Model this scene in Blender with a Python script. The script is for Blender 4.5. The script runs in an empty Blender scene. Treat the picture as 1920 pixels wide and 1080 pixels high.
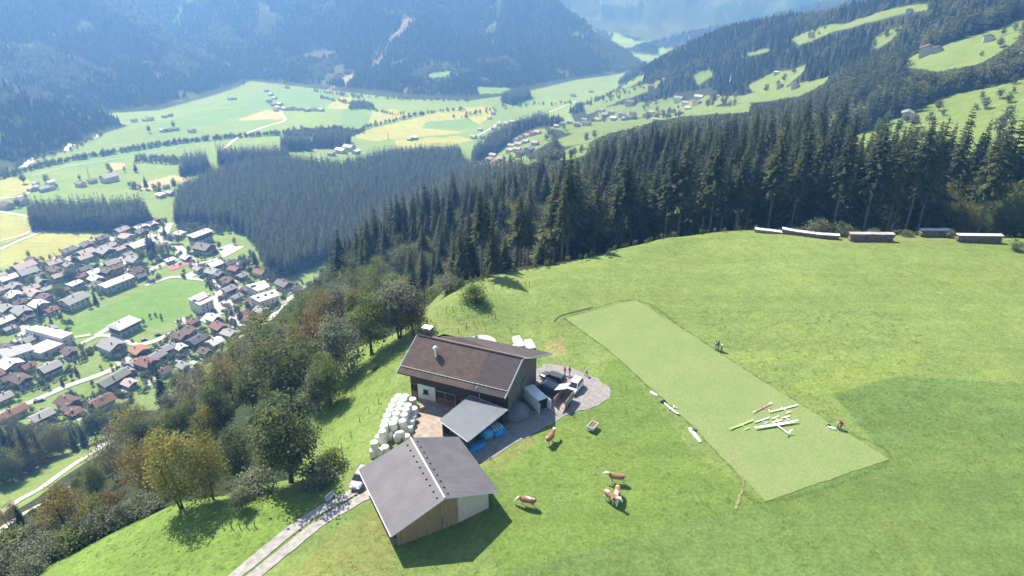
import bpy, bmesh, math, random
import numpy as np
from mathutils import Vector, Matrix
from mathutils.geometry import delaunay_2d_cdt
random.seed(7); RNG = np.random.default_rng(7)
scene = bpy.context.scene
COL = scene.collection
R = math.radians
# ------------------------------------------------------------------ camera geometry
F, TH, CZ = 1350.0, R(26.5), 66.0
ST, CT = math.sin(TH), math.cos(TH)
ZV = -190.0; TILT = .055
def floor_z(x, y): return ZV - TILT * np.clip(np.asarray(y) - 550, 0, 3500)
def ray(px, py):
    u = (px - 960) / F; v = (540 - py) / F
    return u, CT + v * ST, -ST + v * CT
def atz(px, py, z):                      # point on the ray at height z
    x, y, k = ray(px, py); t = (z - CZ) / k
    return Vector((x * t, y * t, z))
def atv(px, py):                         # point on the ray on the gently falling valley floor
    x, y, k = ray(px, py); t = (ZV - CZ) / k
    if y * t > 550: t = (ZV + TILT * 550 - CZ) / (k + TILT * y)
    return Vector((x * t, y * t, CZ + k * t))
def atd(px, py, d):                      # point on the ray at horizontal distance d
    x, y, k = ray(px, py); t = d / math.hypot(x, y)
    return Vector((x * t, y * t, CZ + k * t))
def project(x, y, z):
    z = z - CZ
    f = y * CT - z * ST; v = y * ST + z * CT
    f = np.maximum(f, 1e-3)
    return 960 + F * x / f, 540 - F * v / f
# ------------------------------------------------------------------ noise
def _h(ix, iy, s):
    n = (ix.astype(np.int64) * 374761393 + iy.astype(np.int64) * 668265263 + s * 1274126177) & 0x7fffffff
    n = ((n ^ (n >> 13)) * 1274126177) & 0x7fffffff
    return ((n ^ (n >> 16)) & 0xffff) / 65535.0
def vnoise(x, y, s=0):
    ix = np.floor(x); iy = np.floor(y); fx = x - ix; fy = y - iy
    fx = fx * fx * (3 - 2 * fx); fy = fy * fy * (3 - 2 * fy)
    a = _h(ix, iy, s); b = _h(ix + 1, iy, s); c = _h(ix, iy + 1, s); d = _h(ix + 1, iy + 1, s)
    return (a * (1 - fx) + b * fx) * (1 - fy) + (c * (1 - fx) + d * fx) * fy - 0.5
def fbm(x, y, s=0, o=4):
    r = 0; a = 1.0
    for i in range(o):
        r = r + a * vnoise(x, y, s + i * 17); x = x * 2.03 + 7.1; y = y * 2.03 + 3.7; a *= .5
    return r
def sstep(a, b, x):
    t = np.clip((x - a) / (b - a), 0, 1); return t * t * (3 - 2 * t)
# ------------------------------------------------------------------ terrain control points: pixel + height, pixel + distance
ZC = [(960,1080,0),(1920,1080,0),(1400,1000,0),(1150,900,0),(1060,720,0),(1400,700,0),(1900,700,0),(1900,455,0),(1500,438,0),(1250,450,0),
 (1050,495,-1),(960,508,-1.5),(870,535,-4),(810,580,-5),(1100,590,0),(950,600,0),(900,640,0),(850,760,0),(760,700,0),(720,830,0),(690,900,0),(800,1000,0),(750,640,-2),
 (2300,900,0),(2300,600,0),(2100,440,0),(1700,560,0),(1650,900,0),(640,1000,0),(560,1040,-1),(1200,640,0),(700,690,-4),(650,740,-6),(640,840,-3),(590,700,-13),(570,780,-11),
 (500,930,-1.5),(620,900,-1),(400,1000,-2),(330,955,-4),(230,1000,-6),(90,1078,-7),(-200,1260,-8),(300,1080,-2),(560,880,-9),
 (450,760,-45),(520,700,-38),(350,740,-115),(100,890,-142),(20,950,-136),(180,845,-150),(100,830,-165),(100,1010,-34),(0,1020,-60),(-100,1100,-40),(-300,900,-170),(-300,1100,-60),
 (250,930,-22),(180,960,-26),(330,860,-45),(240,830,-120),(690,600,-22),(620,620,-45),(560,640,-80),(720,520,-60),(800,470,-70)]
DC = [(1500,300,340),(1800,300,330),(1840,250,430),(1740,110,700),(1900,60,700),(1700,0,1000),(1650,80,850),(1650,210,560),(1500,250,520),(1300,250,600),(1600,150,780),
 (1225,135,1900),(1300,100,1680),(1400,72,1450),(1500,48,1280),(1600,22,1130),(1900,-60,900),(2200,-60,800),(2200,250,400),(2300,100,600),
 (1080,305,520),(1130,300,500),(895,425,400),(1100,255,850),(1000,300,720),(1350,210,850),(1280,190,1150),(1450,150,980),(1200,230,900),(1250,330,330),(1050,400,300),(950,440,290),
 (1000,240,1010),(940,290,900)]
FOOT = [(300,795),(230,800),(100,790),(-150,820),(400,680),(520,580),(640,490),(760,400),(880,325),(905,312),(985,262),(1080,205),(1150,165)]
_P = []
for a in ZC: _P.append(tuple(atz(*a)))
for px, py, d in DC: _P.append(tuple(atd(px, py, d)))
for a in FOOT: p = atv(a[0], a[1]); _P.append((p.x, p.y, p.z - 1))
for a in [(300,700),(100,600),(500,520),(600,420),(700,300),(850,250),(950,215),(600,200),(300,300),(1100,165),(-300,600),(-300,300)]:
    p = atv(a[0], a[1]); _P.append((p.x, p.y, p.z - 25))
for px, py, d in [(1225,135,2300),(1300,100,2100),(1400,72,1850),(1500,48,1650),(1700,0,1350)]:
    p = atd(px, py, d); _P.append((p.x, p.y, float(floor_z(p.x, p.y)) - 40))
for px in (-450,-300,-150,0,150,300,450,600,750,900,1050):
    for py, f_ in ((330, 1), (235, 1), (180, 1), (150, 1), (150, 1.6), (150, 2.6)):
        if py > 200 and px > 800: continue
        p = atv(px, py) * f_; _P.append((p.x, p.y, float(floor_z(p.x, p.y)) - 60))
for az in range(-170, 180, 20):
    for d in (6, 22): _P.append((d * math.sin(R(az)), d * math.cos(R(az)), 0))
for az in (-150, -120, -95, 95, 120, 150, 180):
    for d in (60, 180): _P.append((d * math.sin(R(az)), d * math.cos(R(az)), 0 if az > 0 else -6))
for px, py, a, za, zb in [(830,545,14,-13,-34),(900,520,16,-15,-38),(960,502,16,-15,-38),(1060,488,17,-14,-34),(1150,466,18,-14,-32),(1200,456,18,-14,-31),(1250,446,18,-13,-29),(1300,437,18,-13,-28),(1350,430,18,-12.5,-26),(1400,426,18,-12,-24),(1450,428,18,-11.5,-23),(1525,430,18,-11,-20),(1600,432,18,-10.5,-19),(1675,434,18,-10.5,-18),(1750,436,18,-10,-17),(1825,438,18,-10,-16),(1900,440,18,-9,-15)]:
    p = atz(px, py, 0); n = Vector((p.x, p.y)).normalized()
    _P.append((p.x + n.x * 6, p.y + n.y * 6, -3.2)); _P.append((p.x - n.x * 3, p.y - n.y * 3, -.3)); _P.append((p.x + n.x * a, p.y + n.y * a, za)); _P.append((p.x + n.x * a * 2.6, p.y + n.y * a * 2.6, zb))
_P = np.array(_P)
def _lp(x, y): return np.arctan2(x, y) * 1.0, np.log(np.hypot(x, y) + 1e-6)
_ca, _cl = _lp(_P[:, 0], _P[:, 1])
def _kern(r2): return np.sqrt(r2 + .0025)
_A = _kern((_ca[:, None] - _ca[None]) ** 2 + (_cl[:, None] - _cl[None]) ** 2)
_n = len(_P); _M = np.zeros((_n + 1, _n + 1)); _M[:_n, :_n] = _A + 1e-4 * np.eye(_n) * -1; _M[:_n, _n] = 1; _M[_n, :_n] = 1
_w = np.linalg.solve(_M, np.append(_P[:, 2], 0))
def hill(x, y):
    a, l = _lp(x, y); out = np.empty(a.shape); af, lf = a.ravel(), l.ravel(); o = out.ravel()
    for i in range(0, af.size, 60000):
        s = slice(i, i + 60000)
        o[s] = _kern((af[s, None] - _ca) ** 2 + (lf[s, None] - _cl) ** 2) @ _w[:-1] + _w[-1]
    return o.reshape(a.shape)
# ------------------------------------------------------------------ mountains: foot line on the valley floor, crest line with its own distance
def _line(L, k):
    out = []
    for a in L:
        p = atv(a[0], a[1]) if len(a) == 2 else atd(*a); out.append((p.x, p.y, p.z))
    return np.array(out)
MTS = [  # foot, crest
 (_line([(-300,470),(0,326),(60,302),(130,281),(190,252),(242,236)],0), _line([(-300,20,1322),(-100,110,1322),(0,160,1334),(60,187,1346),(120,210,1363),(200,228,1381),(242,236)],0), 60),
 (_line([(-500,330),(-300,300),(0,245),(100,226),(200,214),(300,206),(390,182),(440,166),(470,151)],0), _line([(-600,-170,2340),(-200,-160,2340),(50,-130,2288),(150,-60,2236),(215,0,2158),(260,25,2106),(300,50,2054),(370,88,1989),(430,118,1924),(470,151)],0), 120),
 (_line([(100,175),(300,150),(470,152),(540,160),(640,172),(760,186),(880,189),(960,178),(1080,150),(1160,140),(1225,130)],0), _line([(-300,-150,3120),(100,-140,2990),(300,-140,2860),(600,-150,2600),(800,-130,2535),(950,-70,2405),(1030,0,2314),(1080,40,2236),(1130,78,2171),(1180,110,2132),(1225,130)],0), 130),
 (_line([(1150,97),(1225,104),(1320,108),(1430,110),(1700,110)],0), _line([(1205,84,2535),(1280,66,2548),(1400,40,2535),(1550,0,2470),(1700,-60,2405),(2000,-120,2340)],0), 60),
 (_line([(850,95),(1000,92),(1100,86),(1180,79),(1230,76),(1400,76),(1700,70),(2100,60)],0), _line([(800,-140,3900),(1000,-150,4030),(1300,-140,4160),(1700,-150,3900),(2200,-160,3640)],0), 200)]
def seg_d(x, y, L):
    best = np.full(x.shape, 1e9); z = np.zeros(x.shape)
    for i in range(len(L) - 1):
        ax, ay, az = L[i]; bx, by, bz = L[i + 1]; dx, dy = bx - ax, by - ay
        t = np.clip(((x - ax) * dx + (y - ay) * dy) / (dx * dx + dy * dy + 1e-9), 0, 1)
        d = np.hypot(x - ax - t * dx, y - ay - t * dy); m = d < best
        best = np.where(m, d, best); z = np.where(m, az + t * (bz - az), z)
    return best, z
def inpoly(x, y, P):
    P = np.asarray(P); r = np.zeros(x.shape, bool); j = len(P) - 1
    for i in range(len(P)):
        yi, yj, xi, xj = P[i][1], P[j][1], P[i][0], P[j][0]
        c = ((yi > y) != (yj > y)) & (x < (xj - xi) * (y - yi) / (yj - yi + 1e-12) + xi)
        r ^= c; j = i
    return r
def mountain(x, y):
    best = np.full(x.shape, -1e3); fz = floor_z(x, y)
    for i, (f, c, amp) in enumerate(MTS):
        df, _ = seg_d(x, y, f); dc, zc = seg_d(x, y, c)
        ins = inpoly(x, y, np.vstack([f, c[::-1]])[:, :2])
        s = df / (df + dc + 1e-6); zi = fz + (zc - fz) * s ** 1.15
        if ins.any():
            xi, yi, di, fi = x[ins], y[ins], df[ins], fz[ins]; bz = zi[ins]
            for j in range(len(c) - 1):
                for t in (.0, .33, .67):
                    cx, cy, cz_ = c[j] * (1 - t) + c[j + 1] * t
                    bz = np.maximum(bz, fi + (cz_ - fi) * (di / (di + np.hypot(xi - cx, yi - cy) + 1e-6)) ** 1.35)
            zi = zi.copy(); zi[ins] = bz
        hgt = np.clip(zi - fz, 0, None)
        n = 1 - 2 * np.abs(fbm(x / 260 + i * 9.3, y / 260, 40 + i, 5)); n2 = fbm(x / 90, y / 90, 70 + i, 4)
        w = np.sqrt(s * (1 - s)) * 2
        zi = zi + w * np.minimum(hgt * .7, amp * 1.5) * (n - .45) * 1.0 + w * np.minimum(hgt * .2, 25) * n2
        zo = zc - .75 * dc + 0.25 * np.minimum(dc, 60) * n2
        zz = np.where(ins, zi, np.where(dc < df, zo, -1e3))
        best = np.maximum(best, zz)
    return best
def G(x, y):
    x = np.asarray(x, float); y = np.asarray(y, float)
    d = np.hypot(x, y)
    h = hill(x, y)
    h = h + sstep(220, 500, d) * sstep(ZV, ZV + 40, h) * fbm(x / 70, y / 70, 3, 3) * 7 + sstep(0, -8, h) * sstep(300, 150, d) * fbm(x / 9, y / 9, 5, 3) * .35
    v = floor_z(x, y) + .8 * fbm(x / 120, y / 120, 11, 3)
    k = 4.0
    m = np.maximum(h, v); z = m + k * np.log(np.exp((h - m) / k) + np.exp((v - m) / k)) - k * .0
    return np.maximum(z, mountain(x, y)) if d.max() > 600 else z
def g(x, y): return float(G(np.array([x]), np.array([y]))[0])
_ts = np.geomspace(30, 6500, 950)
def hit(px, py):                          # where the line of sight through a pixel meets the land
    x, y, k = ray(px, py); n = math.hypot(x, y); x /= n; y /= n; k /= n
    d = _ts; b = G(x * d, y * d) - (CZ + k * d)
    i = int(np.argmax(b > 0)) if (b > 0).any() else len(d) - 1
    if i == 0: i = 1
    lo, hi = d[i - 1], d[i]
    dd = np.linspace(lo, hi, 24); bb = G(x * dd, y * dd) - (CZ + k * dd)
    j = max(1, int(np.argmax(bb > 0))) if (bb > 0).any() else 23
    f0, f1 = bb[j - 1], bb[j]; t = f0 / (f0 - f1) if f1 != f0 else 0
    q = dd[j - 1] + t * (dd[j] - dd[j - 1])
    return Vector((x * q, y * q, CZ + k * q))
def hits(L): return [hit(*p[:2]) for p in L]
# ------------------------------------------------------------------ object helpers
def tag(o, label=None, cat=None, group=None, kind=None):
    if label: o['label'] = label
    if cat: o['category'] = cat
    if group: o['group'] = group
    if kind: o['kind'] = kind
    return o
def link(o, parent=None):
    COL.objects.link(o)
    if parent is not None: o.parent = parent
    return o
def empty(name, loc, rz=0, label=None, cat=None, group=None):
    o = bpy.data.objects.new(name, None); COL.objects.link(o); o.location = loc; o.rotation_euler = (0, 0, rz); o.empty_display_size = .3
    return tag(o, label, cat, group)
class MB:                                  # mesh builder: verts, faces, material index, optional tone per face
    def __init__(s): s.v = []; s.f = []; s.m = []; s.t = []
    def face(s, pts, m=0, t=.5):
        i = len(s.v); s.v += [tuple(p) for p in pts]; s.f.append(tuple(range(i, i + len(pts)))); s.m.append(m); s.t.append(t)
    def mesh(s, vs, fs, m=0, t=.5):
        i = len(s.v); s.v += [tuple(p) for p in vs]
        for f in fs: s.f.append(tuple(j + i for j in f)); s.m.append(m); s.t.append(t)
    def box(s, c, d, rz=0, m=0, rot=None):
        x, y, z = d[0] / 2, d[1] / 2, d[2] / 2
        M = rot if rot is not None else Matrix.Rotation(rz, 3, 'Z')
        vs = [M @ Vector(q) + Vector(c) for q in ((-x,-y,-z),(x,-y,-z),(x,y,-z),(-x,y,-z),(-x,-y,z),(x,-y,z),(x,y,z),(-x,y,z))]
        s.mesh(vs, [(0,3,2,1),(4,5,6,7),(0,1,5,4),(1,2,6,5),(2,3,7,6),(3,0,4,7)], m)
    def tube(s, pts, rad, n=8, m=0, caps=True, t=.5, sq=1.0):
        pts = [Vector(p) for p in pts]; rings = []
        if not hasattr(rad, '__len__'): rad = [rad] * len(pts)
        for i, p in enumerate(pts):
            d = (pts[min(i + 1, len(pts) - 1)] - pts[max(i - 1, 0)]).normalized()
            a = d.cross(Vector((0, 0, 1))) if abs(d.z) < .95 else d.cross(Vector((0, 1, 0)))
            a.normalize(); b = a.cross(d)
            rings.append([p + (a * math.cos(2 * math.pi * k / n) + b * math.sin(2 * math.pi * k / n) * sq) * rad[i] for k in range(n)])
        vs = [q for r in rings for q in r]; fs = []
        for i in range(len(pts) - 1):
            for k in range(n): fs.append((i*n+k, i*n+(k+1)%n, (i+1)*n+(k+1)%n, (i+1)*n+k))
        if caps: fs += [tuple(range(n))[::-1], tuple((len(pts)-1)*n + k for k in range(n))]
        s.mesh(vs, fs, m, t)
    def lathe(s, prof, c=(0,0,0), n=16, m=0):   # profile of (radius, z)
        vs = []; fs = []
        for r, z in prof:
            for k in range(n): a = 2*math.pi*k/n; vs.append((c[0]+r*math.cos(a), c[1]+r*math.sin(a), c[2]+z))
        for i in range(len(prof)-1):
            for k in range(n): fs.append((i*n+k, i*n+(k+1)%n, (i+1)*n+(k+1)%n, (i+1)*n+k))
        fs += [tuple(range(n))[::-1], tuple((len(prof)-1)*n+k for k in range(n))]
        s.mesh(vs, fs, m)
    def data(s, name, mats, smooth=False, tone=False):
        me = bpy.data.meshes.new(name); me.from_pydata(s.v, [], s.f); 
        for mt in (mats if isinstance(mats, (list, tuple)) else [mats]): me.materials.append(mt)
        me.polygons.foreach_set('material_index', s.m)
        if smooth: me.polygons.foreach_set('use_smooth', [True] * len(s.f))
        if tone:
            a = me.attributes.new('tone', 'FLOAT', 'FACE'); a.data.foreach_set('value', s.t)
        me.update(); return me
    def obj(s, name, mats, parent=None, smooth=False, bevel=0, loc=None, rz=None, sub=0):
        o = bpy.data.objects.new(name, s.data(name, mats, smooth)); link(o, parent)
        if loc is not None: o.location = loc
        if rz is not None: o.rotation_euler = (0, 0, rz)
        if bevel:
            b = o.modifiers.new('bevel', 'BEVEL'); b.width = bevel; b.segments = 2; b.limit_method = 'ANGLE'
        if sub:
            b = o.modifiers.new('sub', 'SUBSURF'); b.levels = b.render_levels = sub
        return o
# ------------------------------------------------------------------ materials
def mat(name, col, rough=.7, metal=0, var=.25, scale=3.0, bump=0, bscale=None, spec=.3, coat=0, objrand=0, vs=None):
    m = bpy.data.materials.new(name); m.use_nodes = True; nt = m.node_tree; N = nt.nodes; L = nt.links
    b = N['Principled BSDF']; b.inputs['Roughness'].default_value = rough; b.inputs['Metallic'].default_value = metal
    b.inputs['Specular IOR Level'].default_value = spec; b.inputs['Coat Weight'].default_value = coat
    tc = N.new('ShaderNodeTexCoord'); nz = N.new('ShaderNodeTexNoise'); nz.inputs['Scale'].default_value = scale; nz.inputs['Detail'].default_value = 6
    if vs:
        mp = N.new('ShaderNodeMapping'); mp.inputs['Scale'].default_value = vs; L.new(tc.outputs['Object'], mp.inputs['Vector']); L.new(mp.outputs[0], nz.inputs['Vector'])
    else: L.new(tc.outputs['Object'], nz.inputs['Vector'])
    mr = N.new('ShaderNodeMapRange'); mr.inputs[1].default_value = .3; mr.inputs[2].default_value = .7; mr.inputs[3].default_value = 1 - var; mr.inputs[4].default_value = 1 + var
    L.new(nz.outputs['Fac'], mr.inputs[0])
    mx = N.new('ShaderNodeMix'); mx.data_type = 'RGBA'; mx.blend_type = 'MULTIPLY'; mx.inputs[0].default_value = 1
    mx.inputs[6].default_value = (*col, 1); L.new(mr.outputs[0], mx.inputs[7]); out = mx.outputs[2]
    if objrand:
        oi = N.new('ShaderNodeObjectInfo'); m2 = N.new('ShaderNodeMapRange'); m2.inputs[3].default_value = 1 - objrand; m2.inputs[4].default_value = 1 + objrand
        L.new(oi.outputs['Random'], m2.inputs[0]); m3 = N.new('ShaderNodeMix'); m3.data_type = 'RGBA'; m3.blend_type = 'MULTIPLY'; m3.inputs[0].default_value = 1
        L.new(out, m3.inputs[6]); L.new(m2.outputs[0], m3.inputs[7]); out = m3.outputs[2]
    L.new(out, b.inputs['Base Color'])
    if bump:
        n2 = N.new('ShaderNodeTexNoise'); n2.inputs['Scale'].default_value = bscale or scale * 3; n2.inputs['Detail'].default_value = 4
        L.new(tc.outputs['Object'], n2.inputs['Vector'])
        bp = N.new('ShaderNodeBump'); bp.inputs['Strength'].default_value = 1; bp.inputs['Distance'].default_value = bump
        L.new(n2.outputs['Fac'], bp.inputs['Height']); L.new(bp.outputs[0], b.inputs['Normal'])
    return m
def stripes(m, axis, scale, lo, hi, bump=0, wtype='SIN', bdir='X'):   # adds boards, tiles or corrugation to a mat() material, in object space
    nt = m.node_tree; N = nt.nodes; L = nt.links; b = N['Principled BSDF']
    tc = N.new('ShaderNodeTexCoord'); w = N.new('ShaderNodeTexWave'); w.wave_type = 'BANDS'; w.bands_direction = axis; w.wave_profile = wtype
    w.inputs['Scale'].default_value = scale; w.inputs['Distortion'].default_value = 0; L.new(tc.outputs['Object'], w.inputs['Vector'])
    mr = N.new('ShaderNodeMapRange'); mr.inputs[3].default_value = lo; mr.inputs[4].default_value = hi; L.new(w.outputs['Fac'], mr.inputs[0])
    src = b.inputs['Base Color'].links[0].from_socket
    mx = N.new('ShaderNodeMix'); mx.data_type = 'RGBA'; mx.blend_type = 'MULTIPLY'; mx.inputs[0].default_value = 1
    L.new(src, mx.inputs[6]); L.new(mr.outputs[0], mx.inputs[7]); L.new(mx.outputs[2], b.inputs['Base Color'])
    if bump:
        bp = N.new('ShaderNodeBump'); bp.inputs['Distance'].default_value = bump; L.new(w.outputs['Fac'], bp.inputs['Height'])
        if b.inputs['Normal'].links: L.new(b.inputs['Normal'].links[0].from_socket, bp.inputs['Normal'])
        L.new(bp.outputs[0], b.inputs['Normal'])
    return m
HAZE_COL, HAZE_D, HAZE_G = (.21, .45, 1.0), .00035, .5
SUN_S, SKY_S, EXPO = 5.0, .11, .95
# ------------------------------------------------------------------ land: colour zones in plan, one polar sheet to the horizon
def plan(L): return [(p.x, p.y) for p in hits(L)]
GR1, GR2, GR3 = (.150,.208,.060), (.118,.175,.050), (.105,.185,.036)
VG, VG2, VY, VT = (.17,.245,.075), (.145,.24,.085), (.30,.31,.10), (.36,.32,.17)
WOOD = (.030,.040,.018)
FIELDS = [  # pixel outline in the photograph, colour of the crop, carried to the land
 ([(700,240),(800,215),(850,203),(925,199),(925,214),(900,232),(860,250),(700,264),(655,256)], VY),
 ([(800,228),(880,222),(900,236),(860,246),(790,240)], VG2),
 ([(668,206),(740,204),(778,216),(700,233),(665,222)], VY),
 ([(612,184),(662,181),(650,206),(612,203)], VY),
 ([(440,226),(500,206),(530,209),(532,223)], VT),
 ([(0,394),(60,408),(82,430),(0,458)], VY), ([(0,468),(85,433),(195,438),(110,492),(0,502)], VY),
 ([(255,346),(325,328),(362,335),(300,356),(268,359)], VT), ([(0,332),(52,336),(64,354),(0,376)], VY),
 ([(205,305),(232,306),(236,318),(212,320)], VT), ([(640,205),(700,205),(690,232),(640,245)], VG2),
 ([(410,200),(500,170),(600,165),(640,180),(610,202),(520,205)], VG2), ([(280,235),(400,205),(500,200),(440,222),(330,250)], VG2),
 ([(740,262),(860,255),(885,262),(840,275),(740,276)], VY), ([(320,320),(500,285),(540,283),(525,260),(440,280)], VG),
 ([(130,300),(300,262),(450,250),(440,262),(300,285),(150,318)], VG2),
 ([(105,612),(160,590),(330,523),(390,530),(385,555),(345,590),(300,610),(200,620),(140,640)], (.135,.235,.05)),
 ([(1110,320),(1150,300),(1180,300),(1150,312)], GR1),
]
# woods on the hill and the mountain flanks (ground under trees)
WOODS_PX = {
 'near': [[(800,566),(860,540),(960,506),(1060,492),(1200,449),(1300,432),(1420,424),(1600,432),(1700,438),(1800,432),(1930,445),(2300,440),(2300,250),(1960,330),(1780,330),(1700,330),(1600,300),(1400,330),(1250,330),(1150,345),(1060,400),(960,440),(900,450),(850,480),(790,520)]],
}
CLEAR_PX = [  # open meadows on the far flank, everything else of the flank is wooded
 [(905,330),(930,305),(985,292),(1025,298),(1060,300),(1100,290),(1110,268),(1060,275),(1040,262),(1100,240),(1210,218),(1320,205),(1405,190),(1410,208),(1330,214),(1230,226),(1195,238),(1140,250),(1105,268),(1040,292),(985,312),(950,322)],
 [(1400,160),(1450,135),(1520,118),(1500,140),(1470,165),(1530,150),(1580,135),(1500,180),(1440,190),(1330,198),(1350,180),(1420,172)],
 [(1690,128),(1700,108),(1760,90),(1850,60),(1920,38),(1920,70),(1900,82),(1840,118),(1760,134)],
 [(1628,82),(1650,62),(1690,50),(1680,68),(1645,92)], [(1480,75),(1560,45),(1650,22),(1740,8),(1740,18),(1640,40),(1560,60),(1500,84)],
 [(1380,108),(1430,92),(1460,88),(1420,102)],[(1300,140),(1330,130),(1340,140),(1310,160)],
 [(1090,195),(1200,160),(1240,150),(1230,165),(1160,190),(1100,215)],[(1095,180),(1200,140),(1210,150),(1130,185)],
 [(1560,262),(1640,232),(1700,215),(1760,185),(1940,140),(1960,260),(1900,350),(1800,330),(1680,300),(1600,300)],
 [(875,440),(900,405),(925,390),(910,420),(895,445)],[(1085,330),(1120,308),(1170,292),(1150,312),(1110,335)],
 [(905,325),(1000,318),(1040,318),(1000,330)]]
MEADOW_LO = [[(-60,1010),(-60,930),(60,880),(170,820),(230,785),(225,815),(190,850),(110,900),(20,960)]]
def land_colours(x, y, z):
    n = x.size; c = np.empty((n, 3)); d = np.hypot(x, y)
    px, py = project(x, y, z)
    c[:] = VG
    h = z - floor_z(x, y)
    low = h < 6
    nz = fbm(x / 180, y / 180, 21, 3)
    c[:] = np.array(VG) * (1 - .18 * nz)[:, None] + 0
    mt = (mountain(x, y) >= z - .5) & (d > 600)
    hillm = (h >= 6) & ~mt
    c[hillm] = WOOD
    for P in CLEAR: 
        m = inpoly(x, y, P) & hillm; c[m] = np.array(GR1) * .95
    near = (hillm & inpoly(x, y, PLATEAU)); c[near] = GR1
    for P in LOWM: c[inpoly(x, y, P) & hillm] = GR1
    for P, col in FIELDP:
        m = inpoly(x, y, P) & low & ~mt; c[m] = col
    # bare clay, rock and clearings on the mountains
    n1 = fbm(x / 60, y / 60, 31, 4); n2 = fbm(x / 25, y / 120, 37, 4)
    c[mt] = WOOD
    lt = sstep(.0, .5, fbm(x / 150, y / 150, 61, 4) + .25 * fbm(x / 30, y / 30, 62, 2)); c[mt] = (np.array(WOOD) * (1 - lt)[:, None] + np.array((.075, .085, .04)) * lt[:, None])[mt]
    m = mt & (n1 > .38); c[m] = (.07,.085,.035)
    m = mt & (n2 > .55); c[m] = (.13,.125,.075)
    for P, col in SCARS: c[inpoly(x, y, P) & mt] = col
    # plateau: taller, darker grass on the right below the mowing line, rough slope on the left, worn dry ground by the shed
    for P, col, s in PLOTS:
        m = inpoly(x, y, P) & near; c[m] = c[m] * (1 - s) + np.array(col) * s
    return c
def blur_rows(c, k): return c
CLEAR = [plan(L) for L in CLEAR_PX + [[(1030,240),(1130,202),(1260,182),(1330,178),(1345,198),(1210,226),(1130,242),(1060,250)], [(880,322),(898,288),(960,258),(1020,240),(1040,262),(1000,285),(960,300),(930,322)]]] + [[tuple(atd(*a)[:2]) for a in [(1540,300,285),(1700,300,280),(1900,300,275),(2150,300,275),(2150,200,470),(1800,200,480),(1640,220,430)]]]; LOWM = [plan(L) for L in MEADOW_LO]
FIELDP = [(plan(L), c) for L, c in FIELDS]
SCARS = [(plan(L), c) for L, c in [
 ([(775,28),(780,35),(755,65),(720,100),(700,130),(695,120),(722,88),(750,52)], (.17,.14,.105)),
 ([(800,140),(850,135),(862,140),(835,150),(810,150)], (.14,.24,.06)), ([(888,165),(900,162),(960,165),(940,175),(900,176)], (.16,.26,.07)),
 ([(640,145),(665,138),(662,150),(648,165)], (.25,.24,.18)), ([(600,172),(620,165),(622,175)], (.25,.24,.18)),
 ([(1110,58),(1150,60),(1190,75),(1180,84),(1150,80),(1120,68)], (.22,.32,.10)), ([(1230,92),(1280,88),(1280,96),(1240,104)], (.2,.3,.1)),
 ([(1395,72),(1420,60),(1500,36),(1505,42),(1440,68),(1410,84)], (.22,.32,.10)), ([(1500,45),(1560,36),(1600,22),(1560,48),(1500,62)], (.16,.26,.10)),
 ([(125,178),(138,176),(140,188),(128,192)], (.3,.24,.2)),([(540,110),(600,90),(640,95),(600,112)],(.10,.10,.06)),
 ]]
PLATEAU = plan([(-150,1230),(60,1075),(230,990),(330,945),(420,930),(480,905),(545,900),(575,800),(560,740),(600,690),(700,640),(760,615),(800,560)]) + [tuple(atz(a, b, 0)[:2]) for a, b in [(870,533),(960,502),(1060,487),(1200,447),(1300,431),(1420,424),(1600,430),(1800,433),(1930,441),(2250,436)]] + [(260,100),(260,-80),(-160,-80)]
PLOTS = [(plan(L), c, s) for L, c, s in [
 ([(1560,738),(1680,706),(1930,720),(2600,740),(2600,1300),(900,1300),(940,1080),(1300,960),(1435,942),(1668,862)], (.104,.166,.046), .9),
 ([(1150,660),(1300,850),(1435,942),(1300,975),(940,1080),(900,1000),(905,860),(1060,780),(1130,700)], (.115,.182,.040), .8),
 ([(545,1080),(640,985),(700,955),(735,1000),(740,1080)], (.19,.19,.06), .6),
 ([(560,740),(600,690),(700,640),(760,640),(740,720),(690,800),(660,860),(600,840),(575,800)], (.13,.20,.045), .6),
 ([(760,640),(800,600),(880,600),(930,625),(870,640),(800,650)], (.19,.22,.07), .5),
 ([(330,945),(420,930),(600,950),(540,1020),(440,1090),(100,1100),(60,1080),(230,990)], (.135,.22,.04), .7),
 ([(1020,640),(1060,635),(1060,665),(1030,668)], (.26,.22,.11), .6),
 ([(1090,676),(1150,655),(1130,640),(1175,668),(1110,684)], (.2,.25,.08), .5),
 ([(1435,740),(1560,738),(1700,700),(1740,660),(1560,690)], (.19,.24,.05), .5),
 ([(900,870),(1000,815),(1010,830),(930,890)], (.2,.2,.07), .5),
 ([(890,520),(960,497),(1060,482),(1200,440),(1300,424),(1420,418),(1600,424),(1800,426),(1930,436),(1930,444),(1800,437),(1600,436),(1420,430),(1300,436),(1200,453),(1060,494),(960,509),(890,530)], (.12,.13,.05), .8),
 ([(1420,432),(1480,440),(1580,448),(1700,445),(1800,450),(1780,462),(1600,462),(1500,450)], (.17,.18,.07), .5),
 ]]
azs = np.concatenate([np.arange(-180, -47, 3.5), np.linspace(-46.5, 46.5, 1240), np.arange(47.5, 180, 3.5), [180]])
ds = np.concatenate([[2], np.geomspace(5, 48, 24)[:-1], np.geomspace(48, 2200, 680)[:-1], np.geomspace(2200, 6500, 130)])
A, D = np.meshgrid(np.radians(azs), ds)
X = D * np.sin(A); Y = D * np.cos(A); Z = G(X, Y)
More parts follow.
